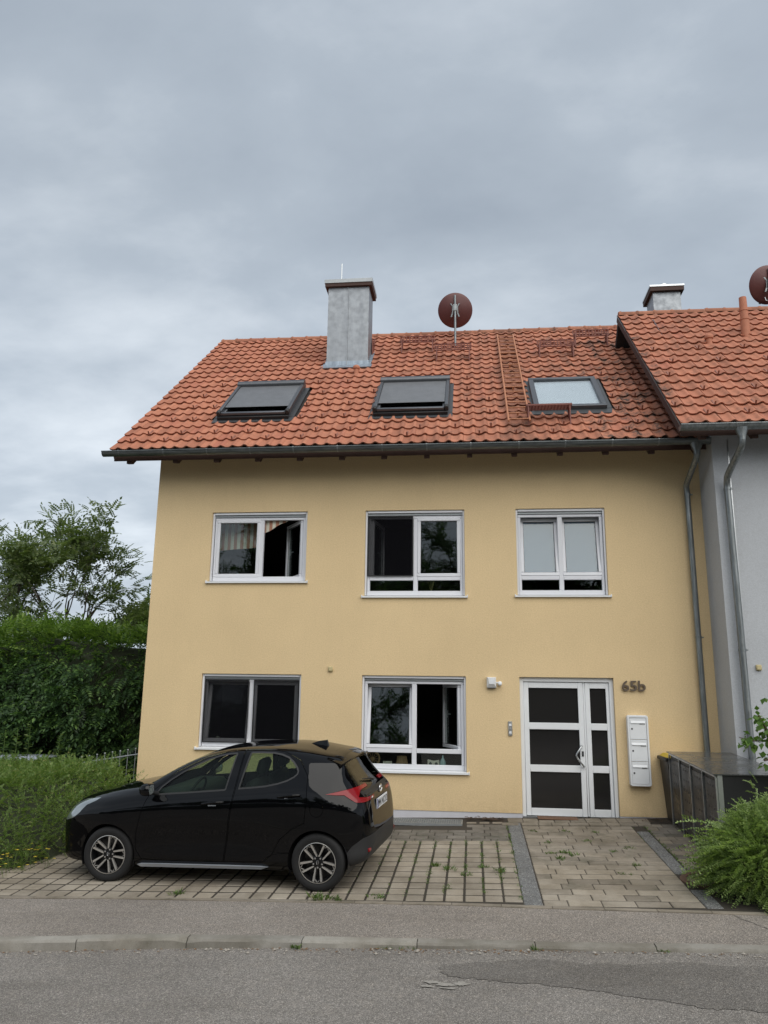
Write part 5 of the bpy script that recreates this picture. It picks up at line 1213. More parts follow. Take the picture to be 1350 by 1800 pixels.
for nm, lb, bx0, y, z in (('wall_socket_box', 'tiny cream square box on yellow wall between the windows', -2.475, 0, 2.255), ('wall_socket_box', 'tiny cream square box on the pale grey neighbour wall', 4.27, -.80, 2.32)):
    t = thing(nm, lb, 'socket box', (bx0, y, z)); mb = MB(); mb.cbox((bx0,y-.035,z),(bx0+.082,y-.001,z+.085), .008); mb.build('cover', M_YBOX, t, 40)
    mb = MB(); mb.cbox((bx0+.012,y-.042,z+.012),(bx0+.070,y-.0345,z+.073), .004); mb.build('cap', M_YBOX, t, 40)
# ------------------------------------------------------------------ bin shelter and bin
M_SHEET = Mat('glossy_anthracite_sheet', (.020, .021, .025), .30, .0, .22, .0)
M_SHEET.rough(M_SHEET.map(M_SHEET.noise(4, 4), .3, .7, .24, .40)); M_SHEET = M_SHEET.m
M_LID = Mat('grey_steel_lid', (.085, .088, .088), .22, .35); M_LID.rough(M_LID.map(M_LID.noise(3, 5), .3, .7, .12, .36)); M_LID = M_LID.m
M_BLKP = simple('black_side_panel', (.012, .012, .014), .45, var=.2)
bs = thing('bin_shelter', 'dark metal bin shelter with four perforated doors and grey sloping lid', 'bin shelter', (3.4, -1.9, 0))
BX, BY0, BY1, BXR = 2.955, -.66, -3.02, 3.86
def bz(y): return gz(BX, y)+.02
def btop(y): return 1.085+(.992-1.085)*(y+.66)/(-2.36)
def slab(mb, x0, x1, ya, yb, za, zb, z2a, z2b, m=0):      # box whose bottom and top follow the slope: za/zb at ya/yb
    mb.add([(x0,ya,za),(x1,ya,za),(x1,yb,zb),(x0,yb,zb),(x0,ya,z2a),(x1,ya,z2a),(x1,yb,z2b),(x0,yb,z2b)], [(0,1,2,3),(7,6,5,4),(0,4,5,1),(1,5,6,2),(2,6,7,3),(3,7,4,0)], m)
mb = MB(); slab(mb, BX-.045, BXR, BY0+.02, BY1-.03, btop(BY0), btop(BY1), btop(BY0)+.014, btop(BY1)+.014); mb.build('lid', M_LID, bs)
mb = MB(); slab(mb, BX+.06, BXR-.02, BY1, BY1+.015, bz(BY1), bz(BY1), btop(BY1)-.004, btop(BY1)-.004); mb.build('side_panel', M_BLKP, bs)
mb = MB(); slab(mb, BX+.03, BXR-.02, BY0, BY0-.015, bz(BY0), bz(BY0), btop(BY0)-.004, btop(BY0)-.004); mb.build('side_panel', M_BLKP, bs)
mb = MB(); slab(mb, BXR-.02, BXR-.01, BY0, BY1, bz(BY0), bz(BY1), btop(BY0)-.004, btop(BY1)-.004); mb.build('back_panel', M_BLKP, bs)
wd = (BY1-BY0)/4
for k in range(4):
    ya, yb = BY0+wd*k-.014, BY0+wd*(k+1)+.014
    ya, yb = ya, yb
    dr_ = MB(); slab(dr_, BX-.006, BX+.008, ya, yb, bz(ya)+.05, bz(yb)+.05, btop(ya)-.085, btop(yb)-.085); d_ = dr_.build('door', M_SHEET, bs)
    mb = MB(); slab(mb, BX+.004, BX+.02, ya, yb, btop(ya)-.084, btop(yb)-.084, btop(ya)-.006, btop(yb)-.006); mb.build('shadow_gap', M_BLK, bs)
    mb = MB()
    for i in range(3):
        for j in range(6):
            y = ya+(yb-ya)*(.30+.2*i); z = bz(y)+.22+.135*j
            mb.box((BX-.0085,y-.013,z-.013),(BX-.0062,y+.013,z+.013))
    tag(mb.build('perforation', M_BLK, d_), kind='stuff')
for k in range(5):
    y = BY0+wd*k; mb = MB(); w2 = .010
    mb.box((BX-.022,y-w2,bz(y)-.0),(BX-.002,y+w2,btop(y)-.030))
    if k < 4:
        ya, yb = y-w2, y+wd+w2
        slab(mb, BX-.022, BX-.004, ya, yb, btop(ya)-.030, btop(yb)-.030, btop(ya)-.012, btop(yb)-.012)
    mb.build('door_trim', M_ALU, bs)
mb = MB(); slab(mb, BX+.001, BX+.058, BY1-.018, BY1-.001, bz(BY1)-.02, bz(BY1)-.02, btop(BY1)-.002, btop(BY1)-.002); mb.build('corner_post', M_ALU, bs)
wb = thing('wheelie_bin', 'black wheelie bin with yellow lid between yellow wall and bin shelter', 'bin', (3.2, -.36, .02))
mb = MB(); z0 = .05
q = [(2.99,-.56),(3.46,-.56),(3.46,-.10),(2.99,-.10)]; tq = [(2.925,-.60),(3.50,-.60),(3.50,-.06),(2.925,-.06)]
mb.add([(x, y, z0) for x, y in q]+[(x, y, .96) for x, y in tq], [(0,1,2,3),(0,4,5,1),(1,5,6,2),(2,6,7,3),(3,7,4,0),(7,6,5,4)]); mb.build('body', M_BLK, wb)
mb = MB(); mb.cbox((2.895,-.625,.945),(3.53,-.035,1.0), .012); mb.build('rim', M_BLK, wb, 40)
M_YLID = simple('yellow_lid', (.50, .37, .03), .5, var=.08)
mb = MB(); mb.add([(2.93,-.60,1.001),(3.50,-.60,1.001),(3.50,-.05,1.001),(2.93,-.05,1.001),(2.985,-.50,1.030),(3.45,-.50,1.030),(3.45,-.08,1.042),(2.985,-.08,1.042)], [(0,1,5,4),(1,2,6,5),(2,3,7,6),(3,0,4,7),(4,5,6,7)]); mb.build('lid', M_YLID, wb)
mb = MB()
# ------------------------------------------------------------------ behind the window panes
M_CREAM = simple('cream_ceramic', (.62, .60, .50), .5, var=.05); M_WICK = simple('wicker', (.30, .20, .10), .8, var=.3, scale=60); M_CLOTHW = simple('white_cloth', (.62, .68, .70), .9, var=.08); M_TEAL = simple('pale_teal_glass', (.30, .45, .45), .2, var=.1)
def inwin(name, label, cat, mb, mat, smooth=40): o = mb.build(name, mat, None, smooth); return tag(o, label, cat)
zs = .667
mb = MB(); mb.tube([(-1.725+.115*math.cos(2*math.pi*k/28), .30, zs+.15+.115*math.sin(2*math.pi*k/28)) for k in range(29)], .017, 8, 0, False)
for k in range(6): t = math.pi*k/6; mb.tube([(-1.725+.11*math.cos(t), .30, zs+.15+.11*math.sin(t)), (-1.725-.11*math.cos(t), .30, zs+.15-.11*math.sin(t))], .004, 5)
mb.lathe([(.001,.012),(.028,.008),(.028,-.008),(.001,-.012)], 14, 0, T(-1.725,.30,zs+.15) @ RX(rad(90))); mb.cbox((-1.78,.26,zs),(-1.67,.34,zs+.03), .008)
inwin('wicker_wheel', 'round wicker wheel ornament inside the lower middle window', 'ornament', mb, M_WICK)
mb = MB(); frame_bars(mb, -1.545, -1.395, zs, zs+.115, .014, .30, .315, .003); mb.box((-1.535,.308,zs+.01),(-1.405,.312,zs+.105)); inwin('picture_frame', 'small standing picture frame inside the lower middle window', 'picture frame', mb, M_CREAM)
mb = MB(); n = 28; v = []
for z, r in ((zs+.02,.115),(zs+.20,.080)):
    for k in range(n): rr = r*(1.0 if k % 2 else .93); v.append((-1.228+rr*math.cos(2*math.pi*k/n), .33+rr*math.sin(2*math.pi*k/n), z))
mb.add(v, [(k, (k+1) % n, n+(k+1) % n, n+k) for k in range(n)]); mb.lathe([(.05,0),(.05,.02),(.012,.025),(.012,.05)], 14, 0, T(-1.228,.33,zs)); inwin('table_lamp', 'small table lamp with pleated shade inside the lower middle window', 'lamp', mb, M_WICK, 20)
ow = thing('owl_ornament', 'square cream ornament with two round eyes behind the lower middle window', 'ornament', (-.69, .30, zs))
mb = MB(); mb.add([(-.785,.25,zs),(-.595,.25,zs),(-.595,.36,zs),(-.785,.36,zs),(-.785,.25,zs+.155),(-.595,.25,zs+.15),(-.595,.36,zs+.15),(-.785,.36,zs+.155),(-.69,.25,zs+.135),(-.69,.36,zs+.135)], [(0,1,5,8,4),(3,7,9,6,2),(0,4,7,3),(1,2,6,5),(4,8,9,7),(8,5,6,9),(0,3,2,1)]); mb.build('body', M_CREAM, ow)
for x in (-.738, -.642):
    mb = MB(); mb.lathe([(.001,.010),(.022,.008),(.026,0)], 16, 0, T(x,.2495,zs+.095) @ RX(rad(90))); mb.build('eye', M_DGREY, ow, 50)
mb = MB(); mb.lathe([(.045,0),(.052,.02),(.052,.12),(.030,.165),(.014,.185),(.014,.225),(.001,.226)], 18, 0, T(-.535,.32,zs)); inwin('glass_bottle', 'pale glass bottle standing beside the cream owl ornament', 'bottle', mb, M_TEAL)
mb = MB(); v = []; n = 16
for i in range(n+1):
    for j in range(5): x = -1.62+.50*i/n; v.append((x, .22+.045*j, 3.575+.12*(1-abs(2*i/n-.75)*.55)*(.45+.55*math.sin(j*.9+i*.8))*.8+.02*math.sin(i*2.1+j)))
mb.add(v, [(i*5+j, (i+1)*5+j, (i+1)*5+j+1, i*5+j+1) for i in range(n) for j in range(4)]); inwin('crumpled_cloth', 'crumpled white cloth on the sill of the upper middle window', 'cloth', mb, M_CLOTHW, 70)
pot = thing('potted_plant', 'small straw coloured plant in a pot inside upper middle window', 'plant', (-.73, .30, 3.562))
mb = MB(); mb.lathe([(.05,0),(.065,.09),(.058,.09),(.05,.08)], 18, 0, T(-.73,.30,3.562)); mb.build('pot', M_WICK, pot, 40)
mb = MB(); M_STRAW = simple('straw_leaf', (.30, .26, .12), .8, var=.3)
for k in range(22):
    a, h = random.uniform(0, 6.28), random.uniform(.15, .36); mb.add([(-.73,.30,3.64),(-.725,.305,3.64),(-.73+.10*math.cos(a)*h*3,.30+.06*math.sin(a)*h*3,3.60+h+.05)], [(0,1,2)])
tag(mb.build('leaves', M_STRAW, pot), kind='stuff')
mb = MB(); mb.lathe([(.04,0),(.012,.02),(.012,.06),(.045,.09),(.055,.13),(.04,.17),(.001,.185)], 18, 0, T(-4.258,.30,3.822)); inwin('glass_bud_vase', 'round pale teal glass ornament inside the upper left window', 'ornament', mb, M_TEAL)
mb = MB(); mb.lathe([(.028,0),(.034,.01),(.032,.16),(.001,.165)], 16, 0, T(-4.455,.28,.972)); mb.tube([(-4.455,.28,1.13),(-4.455,.28,1.165)], .003, 5); inwin('pillar_candle', 'white pillar candle behind the lower left window', 'candle', mb, M_CREAM)
def stripes(name):
    m = Mat(name, (.5,.45,.4), .9); sx = m.n('ShaderNodeSeparateXYZ'); m.l(m.pos(), sx.inputs[0])
    w = m.math('GREATER_THAN', m.math('FRACT', m.math('MULTIPLY', sx.outputs[0], 8.3), 0), .5); m.color(m.mix(w, (.62, .60, .50), (.40, .20, .13))); return m.m
M_STRIPE = stripes('striped_awning_cloth')
def drape(name, label, outline, y, amp):
    v = []; n = len(outline)
    for i, (x, zt, zb) in enumerate(outline):
        for j in range(7): t = j/6; v.append((x, y+amp*math.sin(i*1.15)*(.3+t), zt+(zb-zt)*t))
    mb = MB(); mb.add(v, [(i*7+j, (i+1)*7+j, (i+1)*7+j+1, i*7+j+1) for i in range(n-1) for j in range(6)]); return inwin(name, label, 'awning cloth', mb, M_STRIPE, 70)
drape('striped_cloth', 'straight striped cloth hanging behind the left pane of upper left window', [(-4.72+.082*i, 5.2, 4.44+.006*i) for i in range(11)], .42, .008)
drape('striped_cloth', 'slanting draped striped cloth in the open leaf of upper left window', [(-3.85+.065*i, 5.2, 4.70+(.025 if i == 0 else 0)+max(0, i-1)*.036+.012*math.sin(i*1.4)) for i in range(13)], .185, .012)
# ------------------------------------------------------------------ left boundary
fe = thing('iron_fence', 'grey iron fence of ball topped pickets beside the left house corner', 'fence', (-6.6, .2, 0))
def fz(x): return .80+.165*(x+5.9)
def fy(x): return .30+.02*(x+5.9)
mb = MB(); mb.tube([(-5.78,fy(-5.78),fz(-5.78)),(-8.2,fy(-8.2),fz(-8.2))], .013, 8); mb.build('top_rail', M_GALV, fe, 50)
mb = MB(); mb.tube([(-5.78,fy(-5.78),fz(-5.78)-.62),(-8.2,fy(-8.2),fz(-8.2)-.62)], .013, 8); mb.build('bottom_rail', M_GALV, fe, 50)
for k in range(17):
    x = -5.93-.139*k; mb = MB(); z = fz(x); y = fy(x); mb.tube([(x,y,z-.75),(x,y,z+.085)], .0075, 8); mb.lathe([(.001,-.018),(.014,-.012),(.018,0),(.014,.012),(.001,.018)], 10, 0, T(x, y, z+.098)); mb.build('picket', M_GALV, fe, 60)
gb = thing('standin_box', 'pale blue grey stand-in box with dark slot under its lid behind left weeds', 'garden box', (-8.4, .6, -.2))  # plain box put in for a pale shape that resembles a car
M_PALE = simple('pale_blue_grey_sheet', (.40, .44, .52), .5, var=.1)
mb = MB(); mb.cbox((-9.4,.05,-.6),(-7.75,1.0,.600), .01); mb.build('body', M_PALE, gb); mb = MB(); mb.box((-9.38,.09,.600),(-7.77,.98,.665)); mb.build('slot', M_BLK, gb); mb = MB(); mb.cbox((-9.45,.0,.665),(-7.72,1.05,.695), .01); mb.build('lid', M_PALE, gb)
# ------------------------------------------------------------------ vegetation
def leaf_quad(base, d, side, nrm, L, Wd, fold=.25):
    b = np.array(base); d = np.array(d); s = np.array(side); n = np.array(nrm)
    return [b, b+d*L*.5+s*Wd/2+n*Wd*fold, b+d*L, b+d*L*.5-s*Wd/2+n*Wd*fold]
def tpl_pinnate(pairs=6, leaf=.27, w=.105):
    V = []
    for i in range(pairs):
        t = .18+.75*i/pairs; sc = math.sin(math.pi*(.25+.6*t))
        for s in (1, -1):
            dd = np.array([s*.88, .45, -.15]); dd /= np.linalg.norm(dd); V += leaf_quad((0, t, -.14*t*t), dd, (s*.45, -.88, 0), (0,0,1), leaf*sc, w*sc)
    V += leaf_quad((0, .93, -.13), (0,.95,-.3), (1,0,0), (0,0,1), leaf, w)
    return np.array(V)
def tpl_shoot(pairs=10, leaf=.10, w=.055, droop=.35):
    V = []
    for i in range(pairs):
        t = .08+.9*i/pairs
        for s in (1, -1):
            a = random.uniform(-.5, .5); dd = np.array([s*math.cos(a)*.85, .45+random.gauss(0,.3), .25+math.sin(a)*.8+random.gauss(0,.25)]); dd /= np.linalg.norm(dd); sd = np.cross(dd, (0,0,1)); sd /= np.linalg.norm(sd)
            V += leaf_quad((0, t, -droop*t*t), dd, sd, np.cross(sd, dd), leaf*random.uniform(.7, 1.15), w)
    return np.array(V)
def tpl_cluster(k=7, leaf=.5, w=.32):
    V = []
    for i in range(k):
        a = 2*math.pi*i/k+random.uniform(-.3,.3); e = random.uniform(-.3, .7); dd = np.array([math.cos(a)*math.cos(e), math.sin(a)*math.cos(e)*.8+.35, math.sin(e)]); dd /= np.linalg.norm(dd); sd = np.cross(dd, (.1,0,1)); sd /= np.linalg.norm(sd)
        V += leaf_quad(dd*.25, dd, sd, np.cross(sd, dd), leaf*random.uniform(.8,1.2), w)
    return np.array(V)
def scatter(tpls, P, Dr, S, roll=None, up=(0, 0, 1)):
    """place leaf templates (tip along +y) at points P, growing along Dr, scaled S"""
    P = np.asarray(P, float); Dr = np.asarray(Dr, float); Dr /= np.linalg.norm(Dr, axis=1)[:, None]; S = np.asarray(S, float)
    upv = np.tile(np.array(up, float), (len(P), 1))+RNG.normal(0, .35, (len(P), 3)); X = np.cross(Dr, upv); X /= np.linalg.norm(X, axis=1)[:, None]+1e-9; Z = np.cross(X, Dr)
    allV = []
    which = RNG.integers(0, len(tpls), len(P))
    for ti, tp in enumerate(tpls):
        m = which == ti
        if not m.any(): continue
        V = (tp[None,:,0,None]*X[m][:,None,:]+tp[None,:,1,None]*Dr[m][:,None,:]+tp[None,:,2,None]*Z[m][:,None,:])*S[m][:,None,None]+P[m][:,None,:]
        allV.append(V.reshape(-1, 3))
    return np.concatenate(allV)
def leafobj(name, V, mat, parent=None, mi=None):
    F = np.arange(len(V)).reshape(-1, 4); me = fastmesh(name, V, F, mat, mi); return link(bpy.data.objects.new(name, me), parent)
def n3(x, y, z, f=1.): return noise.noise(Vector((x*f, y*f, z*f)))
def bumpy(name, fn, nu, nv, mat, parent):                   # closed dark inner mass
    V = [fn(i/nu, j/nv) for i in range(nu+1) for j in range(nv+1)]; F = [(i*(nv+1)+j, (i+1)*(nv+1)+j, (i+1)*(nv+1)+j+1, i*(nv+1)+j+1) for i in range(nu) for j in range(nv)]
    mb = MB(); mb.add(V, F); return mb.build(name, mat, parent, 180)
TRE = [tpl_pinnate(5, .34, .17), tpl_pinnate(4, .36, .19), tpl_pinnate(6, .30, .15)]
FEA = [tpl_shoot(16, .085, .052, .3), tpl_shoot(15, .09, .055, .15), tpl_shoot(17, .08, .05, .45)]
PIN = [tpl_pinnate(6), tpl_pinnate(5, .30, .12), tpl_pinnate(7, .25, .10)]
SHO = [tpl_shoot(11, .13, .075), tpl_shoot(10, .14, .080, .2), tpl_shoot(12, .12, .07, .5)]
# big dark hedge behind the fence
hedge = thing('tall_hedge', 'tall dark green leafy hedge left of the yellow house', 'hedge', (-9.5, 2.4, -.4))
def htop(x): return 2.96+.15*math.sin(x*1.3+1)+.42*n3(x, 0, 3, .8)+.04*(x+9)-.5*max(0, x+6.3)
def hfront(x, z):
    t = (z+.4)/3.4; return 1.50+.75*n3(x, z, 1, .85)-.55*math.sin(math.pi*min(1, max(0, (z-.2)/2.9)))+.55*max(0, (z-2.3))**1.5
P = []; Dd = []; S = []; mi = []
while len(P) < 3400:
    x = random.uniform(-13.5, -5.55); zt = htop(x); z = random.uniform(.55, zt)+.0
    dep = abs(random.gauss(0, .22)); y = hfront(x, z)+dep
    if x > -5.95 and y < .1: continue
    P.append((x, y, z)); k = max(0, (z-zt+.7)/.7)
    Dd.append((random.gauss(0, .55), -.75+random.gauss(0,.3)+.5*k, -.45+random.gauss(0,.35)+1.1*k)); S.append(random.uniform(.26, .46))
while len(P) < 5200:
    x = random.uniform(-13.5, -5.5); y = random.uniform(1.0, 4.5); z = htop(x)-.05+.22*n3(x, y, 7, 1.2)-.12*(y-2)**2*.1
    P.append((x, y, z-abs(random.gauss(0,.08)))); Dd.append((random.gauss(0,.6), -.35+random.gauss(0,.5), .75+random.gauss(0,.3))); S.append(random.uniform(.24,.42))
V = scatter(PIN, P, Dd, S); F = len(V)//4
zc = V.reshape(-1, 4, 3)[:, :, 2].mean(1); xc = V.reshape(-1, 4, 3)[:, :, 0].mean(1); young = (zc > 2.60+.05*(xc+9)+RNG.normal(0, .20, F)).astype(np.int32)
tag(leafobj('foliage', V, [M_LHEDGE, M_LHEDGE2], hedge, young), kind='stuff')
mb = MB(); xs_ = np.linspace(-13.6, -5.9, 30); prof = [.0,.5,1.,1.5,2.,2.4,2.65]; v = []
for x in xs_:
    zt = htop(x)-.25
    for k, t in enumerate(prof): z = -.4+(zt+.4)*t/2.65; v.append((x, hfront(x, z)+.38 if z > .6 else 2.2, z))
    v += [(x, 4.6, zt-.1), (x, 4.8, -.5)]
mb.add(v, [(i*9+j, (i+1)*9+j, (i+1)*9+j+1, i*9+j+1) for i in range(29) for j in range(8)]+[tuple(range(9)), tuple(29*9+j for j in range(9))]); mb.build('shade_core', M_DARKCORE, hedge, 180)
for k in range(9):
    x = -13+.82*k; mb = MB(); mb.tube([(x,2.0,-.6),(x+.1,1.9,.6),(x+.25*random.uniform(-1,1),1.8,1.7)], [.05,.04,.02], 8); mb.build('stem', M_BARK, hedge, 60)
# taller open-crowned tree beyond
def grow_tree(p, d, L, r, lvl, segs, tips, spread=.55, maxl=4, rr=random):
    pts = [p.copy()]; rs = [r]; n = 4
    for k in range(n):
        d = (d+Vector((rr.gauss(0,.12), rr.gauss(0,.12), rr.gauss(0,.06)+.03))).normalized(); p = p+d*(L/n); pts.append(p.copy()); rs.append(r*(1-.45*(k+1)/n))
        if lvl >= maxl-1: tips.append((p.copy(), d.copy()))
    segs.append((pts, rs, lvl))
    if lvl >= maxl: return
    for k in range(rr.choice((2, 3, 3)) if lvl else 4):
        t = rr.randint(2, n) if lvl else rr.randint(1, n); ax = Vector((rr.gauss(0,1), rr.gauss(0,1), rr.gauss(0,.4))).normalized()
        nd = (d+ax*spread*rr.uniform(.7, 1.35)).normalized(); nd.z = max(nd.z, -.12)
        grow_tree(pts[t], nd, L*rr.uniform(.55, .78), rs[t]*.68, lvl+1, segs, tips, spread, maxl, rr)
def build_tree(name, label, base, stems, leafm, leafS, per, group=None, tpls=None, maxl=4, seed=1, height=1.):
    rr = random.Random(seed); t = thing(name, label, 'tree', base, group); segs = []; tips = []
    for (dx, dy, dz, L, r) in stems: grow_tree(Vector(base), Vector((dx,dy,dz)).normalized(), L, r, 0, segs, tips, .55, maxl, rr)
    mb = MB()
    for pts, rs, lv in segs: mb.tube(pts, rs, max(4, 9-lv*2), 0, lv == 0)
    mb.build('trunk', M_BARK, t, 70)
    P = []; D = []; S = []
    for p, d in tips:
        for k in range(per): P.append(tuple(p+Vector((rr.gauss(0,.16),rr.gauss(0,.16),rr.gauss(0,.12))))); D.append((d.x+rr.gauss(0,.7), d.y+rr.gauss(0,.7), d.z+rr.gauss(0,.5)-.15)); S.append(rr.uniform(*leafS))
    tag(leafobj('crown', scatter(tpls or PIN, P, D, S), leafm, t), kind='stuff'); return t
build_tree('open_tree', 'tall open crowned tree rising behind the hedge at left edge', (-13.0, 8.6, -.5), [(-.22,0,1,3.3,.16),(.12,.1,1,3.2,.15),(.50,0,.85,2.9,.12),(-.6,.1,1,3.0,.12),(.80,.05,.55,2.7,.10)], M_LTREE, (.27,.46), 3, None, TRE, 4, 11)
# trees across the street behind the viewer: the panes and the car paint mirror them
for k, (x, y, s) in enumerate(((-15,-31,5),(-7.5,-29,9),(-.5,-30,14),(7,-29,21),(14.5,-31,33))):
    build_tree('street_tree', ('far left','second from left','middle','second from right','far right')[k]+' broad leafy tree across the street, mirrored in windows', (x, y, -.6), [(-.35,0,1,5.6,.22),(.3,.1,1,5.8,.22),(0,-.2,1,6.6,.26),(.7,.1,.8,5.0,.16),(-.75,-.1,.8,5.0,.16)], M_LHEDGE, (.6,1.1), 9, 'trees across the street', None, 3, s)
hb = thing('added_hedge', 'added dark hedge behind the viewer that darkens low reflections', 'hedge', (0, -27, -.5))  # unseen hedge, added to darken the low horizon in reflections
mb = MB(); xs_ = np.linspace(-34, 34, 60); v = []
for x in xs_:
    for y, z in ((-25.5,-.8),(-25.3,1.0),(-25.6,2.6),(-26.5,3.2),(-28,3.1),(-29,-.8)): v.append((x, y+.5*n3(x, z, 2, .7), z+(.5*n3(x, y, 5, .5) if z > 0 else 0)))
mb.add(v, [(i*6+j, (i+1)*6+j, (i+1)*6+j+1, i*6+j+1) for i in range(59) for j in range(5)]); mb.build('foliage', simple('added_hedge_mass', (.030,.050,.020), .9, var=.6, scale=5, bump=1, bscale=6), hb, 60)
# low evergreen shrub left of the bay
low = thing('low_shrub', 'low spreading yellow green shrub in front of the black car', 'shrub', (-7.2, -2.0, -.4))
def lowtop(x, y):
    f = min(1, max(0, (-5.17-.32*max(0, -1.2-y)-x)/.75))**.5*min(1, max(0, (y+3.36-.10*(x+6))/.65))**.5
    return (-.36+(1.02+.10*n3(x, y, 0, 1.1)+.05*n3(x, y, 4, 3))*f) if f > 0 else None
P = []; Dd = []; S = []
while len(P) < 7200:
    x, y = random.uniform(-9.2, -5.15), random.uniform(-3.6, -.35); zt = lowtop(x, y)
    if zt is None: continue
    u = random.random(); z = zt-abs(random.gauss(0, .06)) if u < .62 else random.uniform(-.34, zt)
    if u >= .62:
        # face towards bay and street: keep points near the rim
        f = lowtop(x+.28, y-.28)
        if f is not None and z < f-.02 and random.random() < .8: continue
    P.append((x, y, z)); Dd.append((.35+random.gauss(0,.6), -.35+random.gauss(0,.55), .35+random.gauss(0,.4)+(.35 if z > zt-.1 else -.1))); S.append(random.uniform(.15, .34))
tag(leafobj('foliage', scatter(FEA, P, Dd, S), M_LLOW, low), kind='stuff')
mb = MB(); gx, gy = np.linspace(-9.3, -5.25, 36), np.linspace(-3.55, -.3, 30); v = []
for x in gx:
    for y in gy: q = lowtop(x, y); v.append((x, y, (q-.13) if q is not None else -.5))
mb.add(v, [(i*30+j, (i+1)*30+j, (i+1)*30+j+1, i*30+j+1) for i in range(35) for j in range(29)]); mb.build('shade_core', M_DARKCORE, low, 180)
# arching shrub at right edge
rs_ = thing('arching_shrub', 'bright green arching shrub at the right edge beside the path', 'shrub', (3.1, -3.9, -.2))
P = []; Dd = []; S = []
C0 = Vector((3.22, -3.95, -.02))
while len(P) < 3300:
    a, e = random.uniform(0, 6.283), random.uniform(-.05, 1.45); rad_ = Vector((.60, .60, .62)); q = Vector((math.cos(a)*math.cos(e)*rad_.x, math.sin(a)*math.cos(e)*rad_.y, math.sin(e)*rad_.z))*random.uniform(.55, 1.)**.6
    q *= 1+.16*n3(q.x, q.y, q.z, 3); p = C0+q
    if p.z < gz(p.x, p.y)+.02: continue
    P.append(tuple(p)); Dd.append((q.x*1.2+random.gauss(0,.25), q.y*1.2+random.gauss(0,.25), q.z*.7+random.gauss(0,.25)-.05)); S.append(random.uniform(.20, .38))
for k in range(60):
    a = random.uniform(2.4, 5.2); q = Vector((math.cos(a), math.sin(a)*.9, random.uniform(.1, 1.0))); P.append(tuple(C0+Vector((q.x*.52, q.y*.52, q.z*.5)))); Dd.append((q.x*1.5, q.y*1.2, q.z*.6)); S.append(random.uniform(.40,.52))
for dx, dy, h in ((.02,.1,1.15),(.15,-.1,.95),(.05,-.25,.85)):
    for k in range(16): P.append((3.12+dx+random.gauss(0,.02), -3.95+dy+random.gauss(0,.02), .55+h*.40*k/16)); Dd.append((random.gauss(0,.7), random.gauss(0,.7), .8)); S.append(.16)
tag(leafobj('foliage', scatter(FEA, P, Dd, S), M_LRIGHT, rs_), kind='stuff')
mb = MB(); mb.lathe([(.40,-.2),(.43,.1),(.36,.32),(.20,.44),(.001,.48)], 24, 0, T(C0.x, C0.y, 0)); mb.build('shade_core', M_DARKCORE, rs_, 180)
# leafy branch reaching in from the right
br = thing('leafy_branch_shrub', 'round leaved light green branches over the bin shelter lid', 'shrub', (3.95, -3.25, -.1))
mb = MB(); P = []; Dd = []; S = []
arms = [[(3.95,-3.25,-.1),(3.9,-3.25,.8),(3.75,-3.28,1.25),(3.55,-3.3,1.42),(3.30,-3.32,1.42),(3.16,-3.33,1.46)],[(3.9,-3.25,.8),(3.85,-3.2,1.4),(3.75,-3.2,1.75),(3.62,-3.22,1.98)],[(3.75,-3.28,1.25),(3.6,-3.3,1.24),(3.42,-3.35,1.20)],[(3.55,-3.3,1.42),(3.45,-3.34,1.62),(3.40,-3.35,1.72)],[(3.85,-3.2,1.4),(4.1,-3.2,1.8),(4.2,-3.2,2.1)],[(3.75,-3.28,1.25),(3.62,-3.4,1.55),(3.55,-3.42,1.62)],[(3.9,-3.25,1.0),(3.7,-3.35,1.12),(3.52,-3.4,1.10)]]
for a in arms:
    mb.tube(a, [.018-.0026*i for i in range(len(a))], 6)
    for i in range(1, len(a)):
        p0, p1 = Vector(a[i-1]), Vector(a[i])
        if p0.z < .75: continue
        for k in range(26): t = random.random(); p = p0.lerp(p1, t)+Vector((random.gauss(0,.035),random.gauss(0,.05),random.gauss(0,.035))); P.append(tuple(p)); Dd.append((random.gauss(-.2,.7), random.gauss(-.1,.7), random.gauss(-.35,.6))); S.append(random.uniform(.065,.105))
mb.build('branches', M_TWIG, br, 70)
tag(leafobj('foliage', scatter([np.array(leaf_quad((0,.1,0),(0,1,0),(1,0,0),(0,0,1),1.,.85,.15)), np.array(leaf_quad((0,.1,0),(.2,.95,-.2),(1,0,0),(0,0,1),.9,.75,.2))], P, Dd, S), M_LROUND, br), kind='stuff')
# tall weeds behind the low shrub
for k, (x, y, z0, h, lb) in enumerate(((-7.86,-.6,.4,.82,'leftmost tall leafy weed standing before the dark hedge'),(-7.68,-.55,.4,.84,'middle one of three close tall weeds before the dark hedge'),(-7.50,-.5,.4,.92,'tallest of the leafy weeds before the dark hedge'),(-6.93,-.55,.4,.78,'single leafy weed standing apart right of the other tall weeds'))):
    wd_ = thing('tall_weed', lb, 'weed', (x, y, -.3)); mb = MB(); mb.tube([(x,y,-.3),(x+.02,y,z0),(x+.01*k,y,z0+h)], [.010,.008,.004], 6); mb.build('stem', M_WEED, wd_)
    P = []; Dd = []; S = []
    for j in range(90): t = random.random(); a = random.uniform(0,6.28); P.append((x+.01*t*k, y, z0-.3+(h+.3)*t)); Dd.append((math.cos(a), math.sin(a), .35-.5*(1-t))); S.append(.07+.12*(1-t))
    tag(leafobj('leaves', scatter([np.array(leaf_quad((0,0,0),(0,1,0),(1,0,0),(0,0,1),1.,.30,.2))], P, Dd, S), M_WEED, wd_), kind='stuff')
